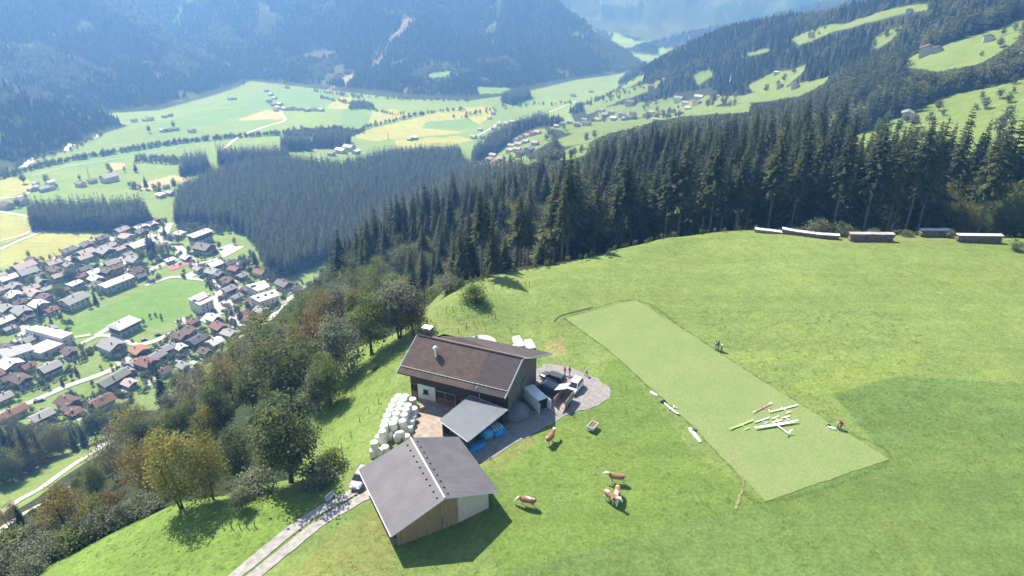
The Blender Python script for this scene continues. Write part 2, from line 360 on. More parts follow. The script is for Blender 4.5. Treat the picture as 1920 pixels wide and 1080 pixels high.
def grid_mesh(name, X, Y, Z, mats):
    r, c = X.shape; n = r * c
    co = np.stack([X, Y, Z], -1).reshape(-1, 3).astype(np.float32)
    i = np.arange(n).reshape(r, c)
    q = np.stack([i[:-1, :-1], i[:-1, 1:], i[1:, 1:], i[1:, :-1]], -1).reshape(-1, 4)[:, ::-1]
    me = bpy.data.meshes.new(name); me.vertices.add(n); me.vertices.foreach_set('co', co.ravel())
    me.loops.add(q.size); me.loops.foreach_set('vertex_index', q.ravel().astype(np.int32))
    me.polygons.add(len(q)); me.polygons.foreach_set('loop_start', np.arange(0, q.size, 4, dtype=np.int32))
    me.polygons.foreach_set('loop_total', np.full(len(q), 4, np.int32)); me.polygons.foreach_set('use_smooth', np.ones(len(q), bool))
    me.update(calc_edges=True)
    for m in mats: me.materials.append(m)
    return me
def land_mat():
    m = bpy.data.materials.new('land'); m.use_nodes = True; nt = m.node_tree; N = nt.nodes; L = nt.links; b = N['Principled BSDF']
    b.inputs['Roughness'].default_value = .9; b.inputs['Specular IOR Level'].default_value = .1
    at = N.new('ShaderNodeAttribute'); at.attribute_name = 'zone'; tc = N.new('ShaderNodeTexCoord')
    def noise(sc, det, rough=.5, mp=None):
        n = N.new('ShaderNodeTexNoise'); n.inputs['Scale'].default_value = sc; n.inputs['Detail'].default_value = det; n.inputs['Roughness'].default_value = rough
        L.new(tc.outputs['Object'], n.inputs['Vector']); return n
    def mul(src, fac, lo, hi, a=.3, c=.7):
        mr = N.new('ShaderNodeMapRange'); mr.inputs[1].default_value = a; mr.inputs[2].default_value = c; mr.inputs[3].default_value = lo; mr.inputs[4].default_value = hi
        L.new(fac, mr.inputs[0]); mx = N.new('ShaderNodeMix'); mx.data_type = 'RGBA'; mx.blend_type = 'MULTIPLY'; mx.inputs[0].default_value = 1
        L.new(src, mx.inputs[6]); L.new(mr.outputs[0], mx.inputs[7]); return mx.outputs[2]
    c = at.outputs['Color']
    n1 = noise(2.2, 6, .7); n2 = noise(.12, 4, .6); n3 = noise(.02, 3); n4 = noise(.55, 5, .65)
    c = mul(c, n1.outputs['Fac'], .74, 1.26); c = mul(c, n2.outputs['Fac'], .92, 1.08); c = mul(c, n3.outputs['Fac'], .94, 1.06); c = mul(c, n4.outputs['Fac'], .84, 1.16)
    mp = N.new('ShaderNodeMapping'); mp.inputs['Rotation'].default_value = (0, 0, .6); mp.inputs['Scale'].default_value = (.02, .22, .1); L.new(tc.outputs['Object'], mp.inputs['Vector'])
    n6 = N.new('ShaderNodeTexNoise'); n6.inputs['Scale'].default_value = 1; n6.inputs['Detail'].default_value = 3; L.new(mp.outputs[0], n6.inputs['Vector']); c = mul(c, n6.outputs['Fac'], .92, 1.08)
    # drifts of yellower grass
    mx = N.new('ShaderNodeMix'); mx.data_type = 'RGBA'; mx.blend_type = 'MULTIPLY'; mr = N.new('ShaderNodeMapRange'); mr.inputs[1].default_value = .48; mr.inputs[2].default_value = .68; mr.inputs[4].default_value = .8
    n5 = noise(.07, 6, .7); L.new(n5.outputs['Fac'], mr.inputs[0]); L.new(mr.outputs[0], mx.inputs[0]); L.new(c, mx.inputs[6]); mx.inputs[7].default_value = (1.18, 1.04, 1.0, 1)
    L.new(mx.outputs[2], b.inputs['Base Color'])
    bp = N.new('ShaderNodeBump'); bp.inputs['Distance'].default_value = .16; bp.inputs['Strength'].default_value = .8; nb = noise(1.5, 5, .7)
    L.new(nb.outputs['Fac'], bp.inputs['Height']); L.new(bp.outputs[0], b.inputs['Normal'])
    return m
LAND = land_mat()
me = grid_mesh('ground', X, Y, Z, [LAND])
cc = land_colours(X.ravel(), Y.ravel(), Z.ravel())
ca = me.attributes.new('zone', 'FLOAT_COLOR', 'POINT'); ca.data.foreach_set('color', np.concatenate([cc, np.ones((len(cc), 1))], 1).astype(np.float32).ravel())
tag(link(bpy.data.objects.new('ground', me)), kind='structure')
# ------------------------------------------------------------------ draped sheets: roads, yard, mown strip
def sheet(name, poly, mt, lift, step, rag=0, rnd=False):
    P = [Vector((p[0], p[1])) for p in poly]
    if rnd:
        Q = smooth_line(P[-2:] + P + P[:2], 1.0); P = [q for q in Q if True][:-1]; a0 = P.index(min(P, key=lambda q: (q - Vector(poly[0][:2])).length)); n0 = len(smooth_line([Vector(p[:2]) for p in poly] + [Vector(poly[0][:2])], 1.0)) - 1; P = P[a0:a0 + n0]
    B = []
    for i in range(len(P)):
        a, b = P[i], P[(i + 1) % len(P)]; k = max(1, int((b - a).length / step))
        B += [a.lerp(b, j / k) for j in range(k)]
    if rag: B = [p + Vector((vnoise(np.array([p.x * 1.1]), np.array([p.y * 1.1]), 3)[0], vnoise(np.array([p.x * 1.1]), np.array([p.y * 1.1]), 4)[0])) * rag + Vector((random.uniform(-.2, .2), random.uniform(-.2, .2))) * rag for p in B]
    n = len(B); xs = [p.x for p in B]; ys = [p.y for p in B]
    gx, gy = np.meshgrid(np.arange(min(xs), max(xs), step), np.arange(min(ys), max(ys), step))
    bb = np.array([(p.x, p.y) for p in B]); ins = inpoly(gx.ravel(), gy.ravel(), bb)
    I = [(x, y) for x, y, k in zip(gx.ravel(), gy.ravel(), ins) if k and np.min((bb[:, 0] - x) ** 2 + (bb[:, 1] - y) ** 2) > (.4 * step) ** 2]
    vs = B + [Vector(p) for p in I]
    v, e, f, *_ = delaunay_2d_cdt(vs, [(i, (i + 1) % n) for i in range(n)], [], 1, 1e-5)
    x = np.array([p[0] for p in v]); y = np.array([p[1] for p in v]); z = G(x, y) + lift
    me = bpy.data.meshes.new(name); me.from_pydata(list(zip(x, y, z)), [], f); me.materials.append(mt)
    me.polygons.foreach_set('use_smooth', [True] * len(f)); me.update()
    o = link(bpy.data.objects.new(name, me)); tag(o, kind='structure'); return o
def smooth_line(pts, step):
    pts = [Vector((p[0], p[1])) for p in pts]; out = []
    for i in range(len(pts) - 1):
        p0, p1, p2, p3 = pts[max(i-1,0)], pts[i], pts[i+1], pts[min(i+2,len(pts)-1)]
        k = max(2, int((p2 - p1).length / step))
        for j in range(k):
            t = j / k; out.append(.5 * ((2*p1) + (p2-p0)*t + (2*p0-5*p1+4*p2-p3)*t*t + (3*p1-p0-3*p2+p3)*t**3))
    return out + [pts[-1]]
def strip(name, line, w, mt, lift, step=4, n=3, wob=0.06):
    L = smooth_line(line, step); vs = []; fs = []
    for i, p in enumerate(L):
        d = (L[min(i+1, len(L)-1)] - L[max(i-1, 0)]).normalized(); q = Vector((-d.y, d.x))
        wa = w / 2 * (1 + random.uniform(-wob, wob)); wb = w / 2 * (1 + random.uniform(-wob, wob))
        for j in range(n):
            t = j / (n - 1); vs.append(p + q * (-wa * (1 - t) + wb * t))
        if i:
            for j in range(n - 1): a = (i-1)*n+j; fs.append((a, a+1, a+n+1, a+n))
    x = np.array([p.x for p in vs]); y = np.array([p.y for p in vs]); z = G(x, y) + lift
    me = bpy.data.meshes.new(name); me.from_pydata(list(zip(x, y, z)), [], fs); me.materials.append(mt); me.update()
    o = link(bpy.data.objects.new(name, me)); tag(o, kind='structure'); return o
def grass_mat(name, col, sc=3.0, lo=.72, hi=1.28):
    m = mat(name, col, .95, 0, .16, sc, .05, 3, .08); nt = m.node_tree; N = nt.nodes; L = nt.links; b = N['Principled BSDF']
    src = b.inputs['Base Color'].links[0].from_socket; tc = N.new('ShaderNodeTexCoord'); n = N.new('ShaderNodeTexNoise'); n.inputs['Scale'].default_value = .18; n.inputs['Detail'].default_value = 5; n.inputs['Roughness'].default_value = .65
    L.new(tc.outputs['Object'], n.inputs['Vector']); mr = N.new('ShaderNodeMapRange'); mr.inputs[1].default_value = .35; mr.inputs[2].default_value = .65
    L.new(n.outputs['Fac'], mr.inputs[0]); mx = N.new('ShaderNodeMix'); mx.data_type = 'RGBA'; mx.blend_type = 'MULTIPLY'
    L.new(mr.outputs[0], mx.inputs[0]); L.new(src, mx.inputs[6]); mx.inputs[7].default_value = (1.22, 1.05, 1.15, 1); L.new(mx.outputs[2], b.inputs['Base Color']); return m
M = {}
M['mown'] = grass_mat('mown grass', (.166, .232, .084), 4)
M['gravel'] = mat('gravel', (.255, .238, .232), .95, 0, .22, 1.6, .05, 9, .1)
M['dirt'] = mat('yard dirt', (.33, .27, .22), .95, 0, .25, 1.2, .05, 6, .1)
M['asphalt'] = mat('pale asphalt', (.48, .47, .46), .9, 0, .12, .5, 0, None, .1)
M['concrete'] = mat('concrete', (.43, .42, .40), .9, 0, .12, .5, 0, None, .1)
M['river'] = mat('gravel bank', (.62, .60, .56), .9, 0, .15, .3, 0, None, .1)
M['rut'] = mat('track gravel', (.33, .31, .29), .95, 0, .25, 1.4, .05, 7, .1)
STRIP = plan([(1060,597),(1192,563),(1300,630),(1430,715),(1560,795),(1667,862),(1435,941),(1375,880),(1290,790),(1200,710),(1140,655)])
sheet('mown_strip', STRIP, M['mown'], .06, .8, .28)
strip('path', plan([(1366,850),(1378,870),(1390,888),(1395,906),(1388,930),(1378,955)]), .34, mat('trodden soil', (.20,.20,.09), .95, 0, .3, 3), .085, .5, 3, .9)
strip('path', plan([(1040,603),(1048,594),(1066,588),(1090,582),(1112,576)]), .35, mat('dark ditch soil', (.07,.06,.04), .95, 0, .3, 3), .07, .8, 3, .5)
YARD = plan([(1012,688),(1035,683),(1062,688),(1100,700),(1128,716),(1142,735),(1138,752),(1112,766),(1075,774),(1045,790),(1000,814),(950,840),(905,867),(884,862),(890,845),(950,800),(985,770),(975,740),(1000,700)])
sheet('gravel_yard', YARD, M['gravel'], .05, .9, .9, True)
sheet('farm_yard', plan([(778,770),(800,745),(860,765),(900,800),(880,840),(850,830),(790,835),(765,840),(770,800)]), M['dirt'], .055, .9, .8, True)
def ruts(line, w, gap, mt):
    L = smooth_line(line, 3)
    for s in (-1, 1):
        o = []
        for i, p in enumerate(L):
            d = (L[min(i+1, len(L)-1)] - L[max(i-1, 0)]).normalized(); o.append(p + Vector((-d.y, d.x)) * s * gap / 2)
        strip('farm_track', o[::2], w, mt, .07, 1.2, 3, .10)
ruts(plan([(440,1095),(520,1030),(590,975),(650,940),(700,912),(735,895)]), 1.55, 1.95, M['rut'])
ROADS = [([(416,283),(447,258),(490,240),(530,228),(534,222),(525,211)], 4.5, 'river'), ([(420,284),(470,283),(525,281)], 2, 'river'),
 ([(0,452),(40,442),(75,424)], 4, 'concrete'),([(0,468),(40,450),(85,433)], 4.5, 'asphalt'), ([(0,398),(30,402),(62,408)], 4, 'river'),
 ([(204,447),(222,470),(240,508)], 6, 'concrete'), ([(124,487),(130,500),(137,516)], 6, 'concrete'),
 ([(320,418),(311,440),(318,458),(335,470),(332,486),(303,497),(270,515)], 6, 'concrete'), ([(335,462),(372,500)], 6, 'concrete'), ([(365,497),(412,484),(455,462)], 5, 'concrete'),
 ([(273,536),(322,520),(360,523),(398,527),(410,533)], 4.5, 'concrete'), ([(415,525),(414,545),(424,570),(436,592),(450,616)], 9, 'concrete'), ([(425,505),(415,530)], 5, 'concrete'),
 ([(428,585),(405,590),(370,603),(330,622),(290,640),(262,648),(250,660),(236,678),(195,700),(120,727),(55,756),(-10,780)], 5, 'concrete'),
 ([(262,648),(235,641),(205,630),(180,632),(140,652)], 4, 'concrete'), ([(205,615),(180,630)], 5, 'concrete'), ([(170,628),(140,633)], 3, 'concrete'),
 ([(645,498),(610,513),(580,537),(550,556),(525,577),(505,600),(470,625)], 7, 'asphalt'),
 ([(-20,975),(30,942),(75,918),(130,878),(160,858),(185,843),(205,822)], 5, 'asphalt'), ([(-20,1010),(40,965),(90,938),(125,915)], 3.5, 'river'),
 ([(885,320),(930,322),(1000,318)], 3, 'asphalt'), ([(928,312),(935,297)], 4, 'concrete'), ([(895,255),(930,235),(937,228)], 4, 'concrete'),
 ([(1005,228),(1020,215),(1080,190)],4,'concrete'), ([(1345,180),(1362,170),(1370,135)], 4, 'concrete'),
 ([(60,330),(130,312),(250,293),(330,278)],2.0,'asphalt'), ([(0,372),(40,368),(70,352)],3,'river'), ([(85,100),(40,300)],0,'x')]
for L, w, k in ROADS:
    if w: strip('road', plan(L), w, M[k], .35 if hit(*L[0]).length > 200 else .08, 5)
for L, w in [([(42,314),(55,305),(66,298)], 9), ([(126,283),(131,276),(136,271)], 9), ([(172,262),(178,257),(184,253)], 9)]: strip('river', plan(L), w, M['river'], .5, 6)
for P in [[(395,560),(410,545),(425,560),(432,585),(410,592),(398,600),(385,590)], [(15,650),(45,615),(80,625),(60,650),(30,662)], [(318,660),(340,648),(362,665),(345,682),(330,678)], [(400,470),(430,458),(452,462),(420,480)], [(300,470),(315,430),(300,425),(290,445)]]:
    sheet('paved_yard', plan(P), M['concrete'], .25, 6)
sheet('sports_court', plan([(315,500),(328,497),(362,490),(358,495),(325,507),(316,506)]), mat('red court', (.42,.16,.15), .9), .4, 6)
# ------------------------------------------------------------------ trees
def leaf_mat(name, col, tip, trans=.25, rnd=.18):
    m = bpy.data.materials.new(name); m.use_nodes = True; nt = m.node_tree; N = nt.nodes; L = nt.links
    b = N['Principled BSDF']; b.inputs['Roughness'].default_value = .75; b.inputs['Specular IOR Level'].default_value = .2
    at = N.new('ShaderNodeAttribute'); at.attribute_name = 'tone'
    mx = N.new('ShaderNodeMix'); mx.data_type = 'RGBA'; mx.inputs[6].default_value = (*col, 1); mx.inputs[7].default_value = (*tip, 1); L.new(at.outputs['Fac'], mx.inputs[0])
    oi = N.new('ShaderNodeObjectInfo'); mr = N.new('ShaderNodeMapRange'); mr.inputs[3].default_value = 1 - rnd; mr.inputs[4].default_value = 1 + rnd
    L.new(oi.outputs['Random'], mr.inputs[0]); m2 = N.new('ShaderNodeMix'); m2.data_type = 'RGBA'; m2.blend_type = 'MULTIPLY'; m2.inputs[0].default_value = 1
    L.new(mx.outputs[2], m2.inputs[6]); L.new(mr.outputs[0], m2.inputs[7]); L.new(m2.outputs[2], b.inputs['Base Color'])
    t = N.new('ShaderNodeBsdfTranslucent'); L.new(m2.outputs[2], t.inputs['Color']); ms = N.new('ShaderNodeMixShader'); ms.inputs[0].default_value = trans
    L.new(b.outputs[0], ms.inputs[1]); L.new(t.outputs[0], ms.inputs[2]); L.new(ms.outputs[0], N['Material Output'].inputs['Surface'])
    return m
LM = {'spruce': leaf_mat('spruce needles', (.019,.032,.013), (.075,.105,.036), .12),
      'spruce2': leaf_mat('olive spruce needles', (.04,.054,.017), (.12,.135,.043), .15),
      'birch': leaf_mat('yellowing leaves', (.15,.15,.03), (.34,.31,.075), .42),
      'green': leaf_mat('green leaves', (.095,.13,.027), (.22,.26,.065), .42),
      'dark': leaf_mat('dark leaves', (.045,.064,.021), (.175,.21,.07), .32),
      'willow': leaf_mat('grey green leaves', (.085,.10,.054), (.27,.285,.17), .3),
      'rust': leaf_mat('russet leaves', (.12,.09,.035), (.25,.18,.07), .38),
      'twig': leaf_mat('bare greyish twigs', (.12,.11,.065), (.25,.23,.13), .3),
      'tan': leaf_mat('ochre leaves', (.14,.115,.03), (.27,.21,.06), .4)}
BARK = mat('pale bark', (.20, .175, .15), .95, 0, .3, 4); BARKD = mat('dark bark', (.075, .06, .045), .95, 0, .3, 4)
def spruce_crown(seed, H, Rr, bare, whorls, per, st=4, thin=1.0):
    r = random.Random(seed); b = MB(); h0 = bare * H; lean = 0
    skew = r.uniform(.75, 1.1)
    for i in range(whorls):
        t = (i + r.uniform(-.3, .3)) / whorls; t = min(max(t, 0), .985); z = h0 + (H - h0) * t
        prof = (1 - t) ** skew * (.55 + .45 * min(1, t * 5 + .25))
        k = max(3, int(per * (1 - .45 * t) + r.uniform(-1, 1))); ph = r.uniform(0, 6.3)
        for j in range(k):
            if r.random() > thin: continue
            a = ph + 2 * math.pi * j / k + r.uniform(-.35, .35); Lb = Rr * prof * r.uniform(.6, 1.2) + .18
            ca, sa = math.cos(a), math.sin(a); dr = r.uniform(.25, .6); up = r.uniform(.05, .25) + .35 * t
            zb = z + r.uniform(-.3, .3) * (H - h0) / whorls
            def P(s, off=0, dz=0): return (ca * Lb * s - sa * off, sa * Lb * s + ca * off, zb + Lb * (up * s - dr * s * s) + dz)
            tone = r.uniform(0, .55)
            for q in range(st):
                s0 = (q + .15) / st; s1 = min((q + 1.5) / st, 1.12); w = Lb * .30 * (1.15 - s0) + .13; tn = min(1, tone + .45 * s0 * r.random() + r.uniform(-.1, .12))
                for sd in (-1, 1):
                    w2 = w * r.uniform(.6, 1.3); sm = (s0 + s1) / 2 + r.uniform(0, .1)
                    b.face([P(s0), P(sm, sd * w2, -w2 * r.uniform(.15, .7)), P(s1, sd * w2 * .25, -.05 * Lb)], 0, tn)
                if st > 2: b.face([P(s0), P(s1), P((s0 + s1) / 2 + .05, r.uniform(-.1, .1) * Lb, -w * r.uniform(.6, 1.3))], 0, tn * .6)
    b.face([(0.12, 0, H - 1), (-.12, .1, H - 1), (0, 0, H + .3)], 0, .4)
    return b
def spruce_trunk(seed, H, rad, stubs=0, h0=0):
    r = random.Random(seed); b = MB(); n = 6
    pts = [(r.uniform(-.08, .08) * (i > 0), r.uniform(-.08, .08) * (i > 0), -.6 + (H * .97 + .6) * i / n) for i in range(n + 1)]
    b.tube(pts, [rad * (1.15 - .98 * i / n) for i in range(n + 1)], 8)
    for i in range(stubs):
        z = r.uniform(.15, 1) * h0; a = r.uniform(0, 6.3); l = r.uniform(.5, 1.8)
        b.tube([(0, 0, z), (math.cos(a) * l, math.sin(a) * l, z - .2 * l)], [.035, .012], 4, caps=False)
    return b
def crown_cloud(seed, H, cz, rx, rz, clumps, leaves, size, cr, flat=.6, hang=0, lob=.45, sparse_mid=0):
    r = random.Random(seed); b = MB(); g_ = r.gauss
    lobes = [(Vector((g_(0, 1), g_(0, 1), g_(0, .8))).normalized(), r.uniform(-.5, 1) * lob) for _ in range(11)]
    cents = []
    for i in range(clumps):
        d = Vector((g_(0, 1), g_(0, 1), g_(0, 1))).normalized(); k = .82 + sum(max(0, d.dot(v)) ** 6 * w for v, w in lobes)
        rad = (r.random() ** .38) * k; zz = d.z * rad * rz
        taper = 1 if zz < 0 else 1 - .25 * (zz / rz)
        c = Vector((d.x * rad * rx * taper, d.y * rad * rx * taper, cz + zz)); cents.append(c)
        tone = r.uniform(0, .75); cs = cr * r.uniform(.65, 1.3); n = int(leaves * r.uniform(.6, 1.35))
        out = (c - Vector((0, 0, cz - rz * .3))).normalized()
        for _ in range(n):
            o = Vector((g_(0, 1), g_(0, 1), g_(0, .75))) * cs * .5; p = c + o + Vector((0, 0, -hang * r.random() * cs))
            nrm = (out * flat + Vector((g_(0, 1), g_(0, 1), g_(0, 1) + 1.15))).normalized(); u = nrm.orthogonal().normalized(); u.rotate(Matrix.Rotation(r.uniform(0, 6.3), 3, nrm)); v = nrm.cross(u)
            s = size * r.uniform(.6, 1.35); q = s * r.uniform(.45, .75)
            b.face([p - u * s * .5, p - v * q * .5, p + u * s * .55, p + v * q * .5], 0, min(1, max(0, tone + r.uniform(-.22, .3))))
    return b, cents
def limb_trunk(seed, H, cz, rz, rad, cents, stems=1, n=14):
    r = random.Random(seed); b = MB()
    for s in range(stems):
        ox, oy = (0, 0) if stems == 1 else (r.uniform(-.9, .9), r.uniform(-.9, .9))
        top = Vector((ox * 2 + r.uniform(-.6, .6), oy * 2 + r.uniform(-.6, .6), cz + rz * .55)); base = Vector((ox * .4, oy * .4, -.7))
        mid = base.lerp(top, .45) + Vector((r.uniform(-.3, .3), r.uniform(-.3, .3), 0)); rr = rad / stems ** .5
        b.tube([base, base.lerp(mid, .3), mid, mid.lerp(top, .55), top], [rr * 1.35, rr, rr * .75, rr * .45, rr * .15], 7)
        for c in r.sample(cents, min(n, len(cents))):
            t = r.uniform(.3, .9); p = base.lerp(mid, t / .45) if t < .45 else mid.lerp(top, (t - .45) / .55)
            if c.z < p.z - .5: continue
            m = p.lerp(c, .5) + Vector((0, 0, .35)); b.tube([p, m, c], [rr * .34 * (1.1 - t), rr * .2 * (1.1 - t), .025], 5, caps=False)
    return b
PROTO = {}
def pdata(key, crown, trunk, lm, bark): PROTO.setdefault(key, []).append((crown.data('crown', lm, tone=True), trunk.data('trunk', bark, smooth=True)))
for i, (H, Rr, bare) in enumerate([(30, 3.6, .46), (28, 3.3, .40), (31, 3.4, .54), (29, 3.9, .42)]):     # edge trees with bare pale lower stems
    pdata('edge', spruce_crown(10 + i, H, Rr, bare, 30, 8), spruce_trunk(i, H, .30, 26, bare * H), LM['spruce2' if i in (1, 3) else 'spruce'], BARK)
for i, (H, Rr, bare) in enumerate([(29, 4.0, .10), (32, 4.3, .16), (25, 3.6, .06), (30, 4.6, .12)]):
    pdata('full', spruce_crown(20 + i, H, Rr, bare, 36, 9), spruce_trunk(30 + i, H, .32), LM['spruce2' if i == 2 else 'spruce'], BARKD)
for i in range(2): pdata('larch', spruce_crown(40 + i, 27, 3.0, .25, 26, 7, 3, .6), spruce_trunk(40 + i, 27, .26, 10, 8), LM['tan'], BARK)
def pb(key, seed, H, cz, rx, rz, cl, lv, sz, cr, lm, bark, rad=.24, stems=1, **k):
    c, ce = crown_cloud(seed, H, cz, rx, rz, cl, lv, sz, cr, **k); pdata(key, c, limb_trunk(seed, H, cz, rz, rad, ce, stems), LM[lm], bark)
for i in range(3): pb('birch', 50 + i, 15, 8.6, 3.6 + .4 * i, 6.6, 120, 46, .34, 1.25, 'birch' if i < 2 else 'tan', BARKD, .22, 2, hang=1.2, flat=.2)
for i in range(2): pb('green', 60 + i, 15, 8.4, 4.2, 6.4, 130, 50, .36, 1.35, 'green', BARKD, .28, 1, hang=.5, flat=.5)
for i in range(3): pb('dark', 70 + i, 16, 8.6, 4.8, 7.3, 150, 55, .40, 1.5, 'dark', BARKD, .32, 1, flat=.8, lob=.6)
for i in range(2): pb('willow', 80 + i, 13, 7.0, 4.6, 5.6, 130, 52, .36, 1.3, 'willow', BARKD, .26, 2, flat=.5)
for i in range(2): pb('rust', 90 + i, 10, 5.8, 3.6, 4.2, 100, 42, .34, 1.15, 'rust', BARKD, .24, 1, flat=.4)
for i in range(2): pb('twig', 95 + i, 13, 7.2, 3.8, 5.4, 90, 34, .30, 1.3, 'twig', BARK, .2, 3, flat=.1)
for i in range(3): pb('bush', 100 + i, 3.4, 1.55, 2.2, 1.8, 60, 40, .26, .75, ('willow', 'green', 'willow')[i], BARKD, .10, 3, flat=.5)
PH = {'edge': 29, 'full': 29, 'larch': 27, 'birch': 15.2, 'green': 14.8, 'dark': 15.9, 'willow': 12.6, 'rust': 10, 'twig': 12.6, 'bush': 3.3}
CATN = {'edge': 'spruce_tree', 'full': 'spruce_tree', 'larch': 'larch_tree', 'birch': 'birch_tree', 'green': 'broadleaf_tree', 'dark': 'broadleaf_tree', 'willow': 'willow_tree', 'rust': 'broadleaf_tree', 'twig': 'broadleaf_tree', 'bush': 'bush'}
def plant(kind, x, y, H, label, group=None, wide=1.0, z=None):
    cr, tr = random.choice(PROTO[kind]); s = H / PH[kind]
    if z is None: z = g(x, y)
    o = empty(CATN[kind], (x, y, z - .1), random.uniform(0, 6.28), label, 'bush' if kind == 'bush' else 'tree', group); o.scale = (s * wide, s * wide, s)
    link(bpy.data.objects.new('crown', cr), o); link(bpy.data.objects.new('trunk', tr), o)
    return o
def jitter(x0, x1, y0, y1, s):
    gx, gy = np.meshgrid(np.arange(x0, x1, s), np.arange(y0, y1, s)); gx = gx + RNG.uniform(-.42, .42, gx.shape) * s; gy = gy + RNG.uniform(-.42, .42, gy.shape) * s
    return gx.ravel(), gy.ravel()
def in_any(x, y, L):
    r = np.zeros(x.shape, bool)
    for P in L: r |= inpoly(x, y, P)
    return r
# --- far and middle woods, one object each, crowns instanced
def far_proto(name, b, lm): return bpy.data.objects.new(name, b.data(name, lm, tone=True))
def far_spruce(seed, layers, pts):
    r = random.Random(seed); b = MB(); H = 10; b.tube([(0,0,-.5),(0,0,3)], [.18,.15], 5, t=.1)
    for i in range(layers):
        t = i / layers; z0 = H * (.08 + .8 * t); z1 = z0 + H * (.95 / layers + .17); R0 = 2.35 * (1 - t) ** .85 + .2; ph = r.uniform(0, 6)
        for k in range(pts):
            a0 = ph + 6.2832 * k / pts; a1 = a0 + 6.2832 / pts * .85; ra = R0 * r.uniform(.65, 1.15); am = (a0 + a1) / 2
            b.face([(0, 0, z1), (math.cos(a0) * ra * .75, math.sin(a0) * ra * .75, z0 + .4), (math.cos(am) * ra * 1.1, math.sin(am) * ra * 1.1, z0 - .35 * r.random()), (math.cos(a1) * ra * .75, math.sin(a1) * ra * .75, z0 + .4)], 0, r.uniform(0, .9))
    return b
FS = [far_proto('far_conifer', far_spruce(i, 7, 7), LM['spruce' if i != 2 else 'spruce2']) for i in range(3)]
def fb(seed, lm): 
    b, c = crown_cloud(seed, 10, 5.6, 3.3, 4.6, 42, 9, 1.15, 1.5, flat=1.2); b.tube([(0,0,-.5),(0,0,4)], [.25,.15], 5, t=.1); return far_proto('far_broadleaf', b, LM[lm])
FB = [fb(200 + i, k) for i, k in enumerate(('dark', 'green', 'willow', 'dark', 'twig'))]
MS = [far_proto('mid_conifer', spruce_crown(210 + i, 10, 1.95, .08 if i else .22, 14, 7, 2), LM['spruce' if i != 2 else 'spruce2']) for i in range(3)]
def hi_proto(k): return [bpy.data.objects.new('wood_' + k, scale_me(cr, 10 / PH[k])) for cr, tr in PROTO[k]]
def scale_me(me, s):
    m2 = me.copy(); m2.transform(Matrix.Scale(s, 4)); return m2
NS = hi_proto('full') + hi_proto('edge'); NB = hi_proto('dark') + hi_proto('green') + hi_proto('birch') + hi_proto('willow') + hi_proto('green')
def stuff(name, x, y, size, protos, label=None):
    z = G(x, y); me = bpy.data.meshes.new(name); me.from_pydata([tuple(p) for p in zip(x, y, z)], [], [])
    a = me.attributes.new('size', 'FLOAT', 'POINT'); a.data.foreach_set('value', (size / 10).astype(np.float32))
    o = link(bpy.data.objects.new(name, me)); tag(o, label, None, None, 'stuff')
    ng = bpy.data.node_groups.new(name, 'GeometryNodeTree'); N = ng.nodes; L = ng.links
    ng.interface.new_socket('Geometry', in_out='INPUT', socket_type='NodeSocketGeometry'); ng.interface.new_socket('Geometry', in_out='OUTPUT', socket_type='NodeSocketGeometry')
    gi = N.new('NodeGroupInput'); go = N.new('NodeGroupOutput'); ip = N.new('GeometryNodeInstanceOnPoints'); jn = N.new('GeometryNodeJoinGeometry')
    for p in protos:
        oi = N.new('GeometryNodeObjectInfo'); oi.inputs['Object'].default_value = p; oi.inputs['As Instance'].default_value = True; L.new(oi.outputs['Geometry'], jn.inputs[0])
    at = N.new('GeometryNodeInputNamedAttribute'); at.data_type = 'FLOAT'; at.inputs['Name'].default_value = 'size'
    rv = N.new('FunctionNodeRandomValue'); rv.data_type = 'FLOAT_VECTOR'; rv.inputs[0].default_value = (-.03, -.03, 0); rv.inputs[1].default_value = (.03, .03, 6.283)
    L.new(gi.outputs[0], ip.inputs['Points']); L.new(jn.outputs[0], ip.inputs['Instance']); ip.inputs['Pick Instance'].default_value = True
    L.new(rv.outputs[0], ip.inputs['Rotation']); L.new(at.outputs[0], ip.inputs['Scale']); L.new(ip.outputs[0], go.inputs[0])
    m = o.modifiers.new('trees', 'NODES'); m.node_group = ng
    return o
# flank woods
def flank_points(d0, d1, s):
    x, y = jitter(-600, 1200, 60, 1950, s); d = np.hypot(x, y); az = np.degrees(np.arctan2(x, y))
    k = (d >= d0) & (d < d1) & (np.abs(az) < 44); x, y = x[k], y[k]
    z = G(x, y); k = (z > floor_z(x, y) + 5); x, y, z = x[k], y[k], z[k]
    k = ~inpoly(x, y, PLATEAU) & ~in_any(x, y, CLEAR) & ~in_any(x, y, LOWM); 
    if d1 > 700: k &= ~((mountain(x, y) >= z - .5) & (np.hypot(x, y) > 600))
    for P in KEEP: k &= ~inpoly(x, y, P)
    cap = np.zeros(x.shape)                                               # no tree so tall that it would hide the village or the meadows beyond
    for H in (4, 6, 8.5, 11, 14, 17, 20, 24, 28, 33):
        tx, ty = project(x, y, z + H); hid = np.zeros(x.shape, bool)
        for P, far_ in OPEN: hid |= inpoly(tx, ty, P) & (np.hypot(x, y) < far_)
        cap = np.where(~hid & (cap >= (H - 5 if H > 4 else 0)), H, cap)
    k &= cap > 3
    return x[k], y[k], cap[k]
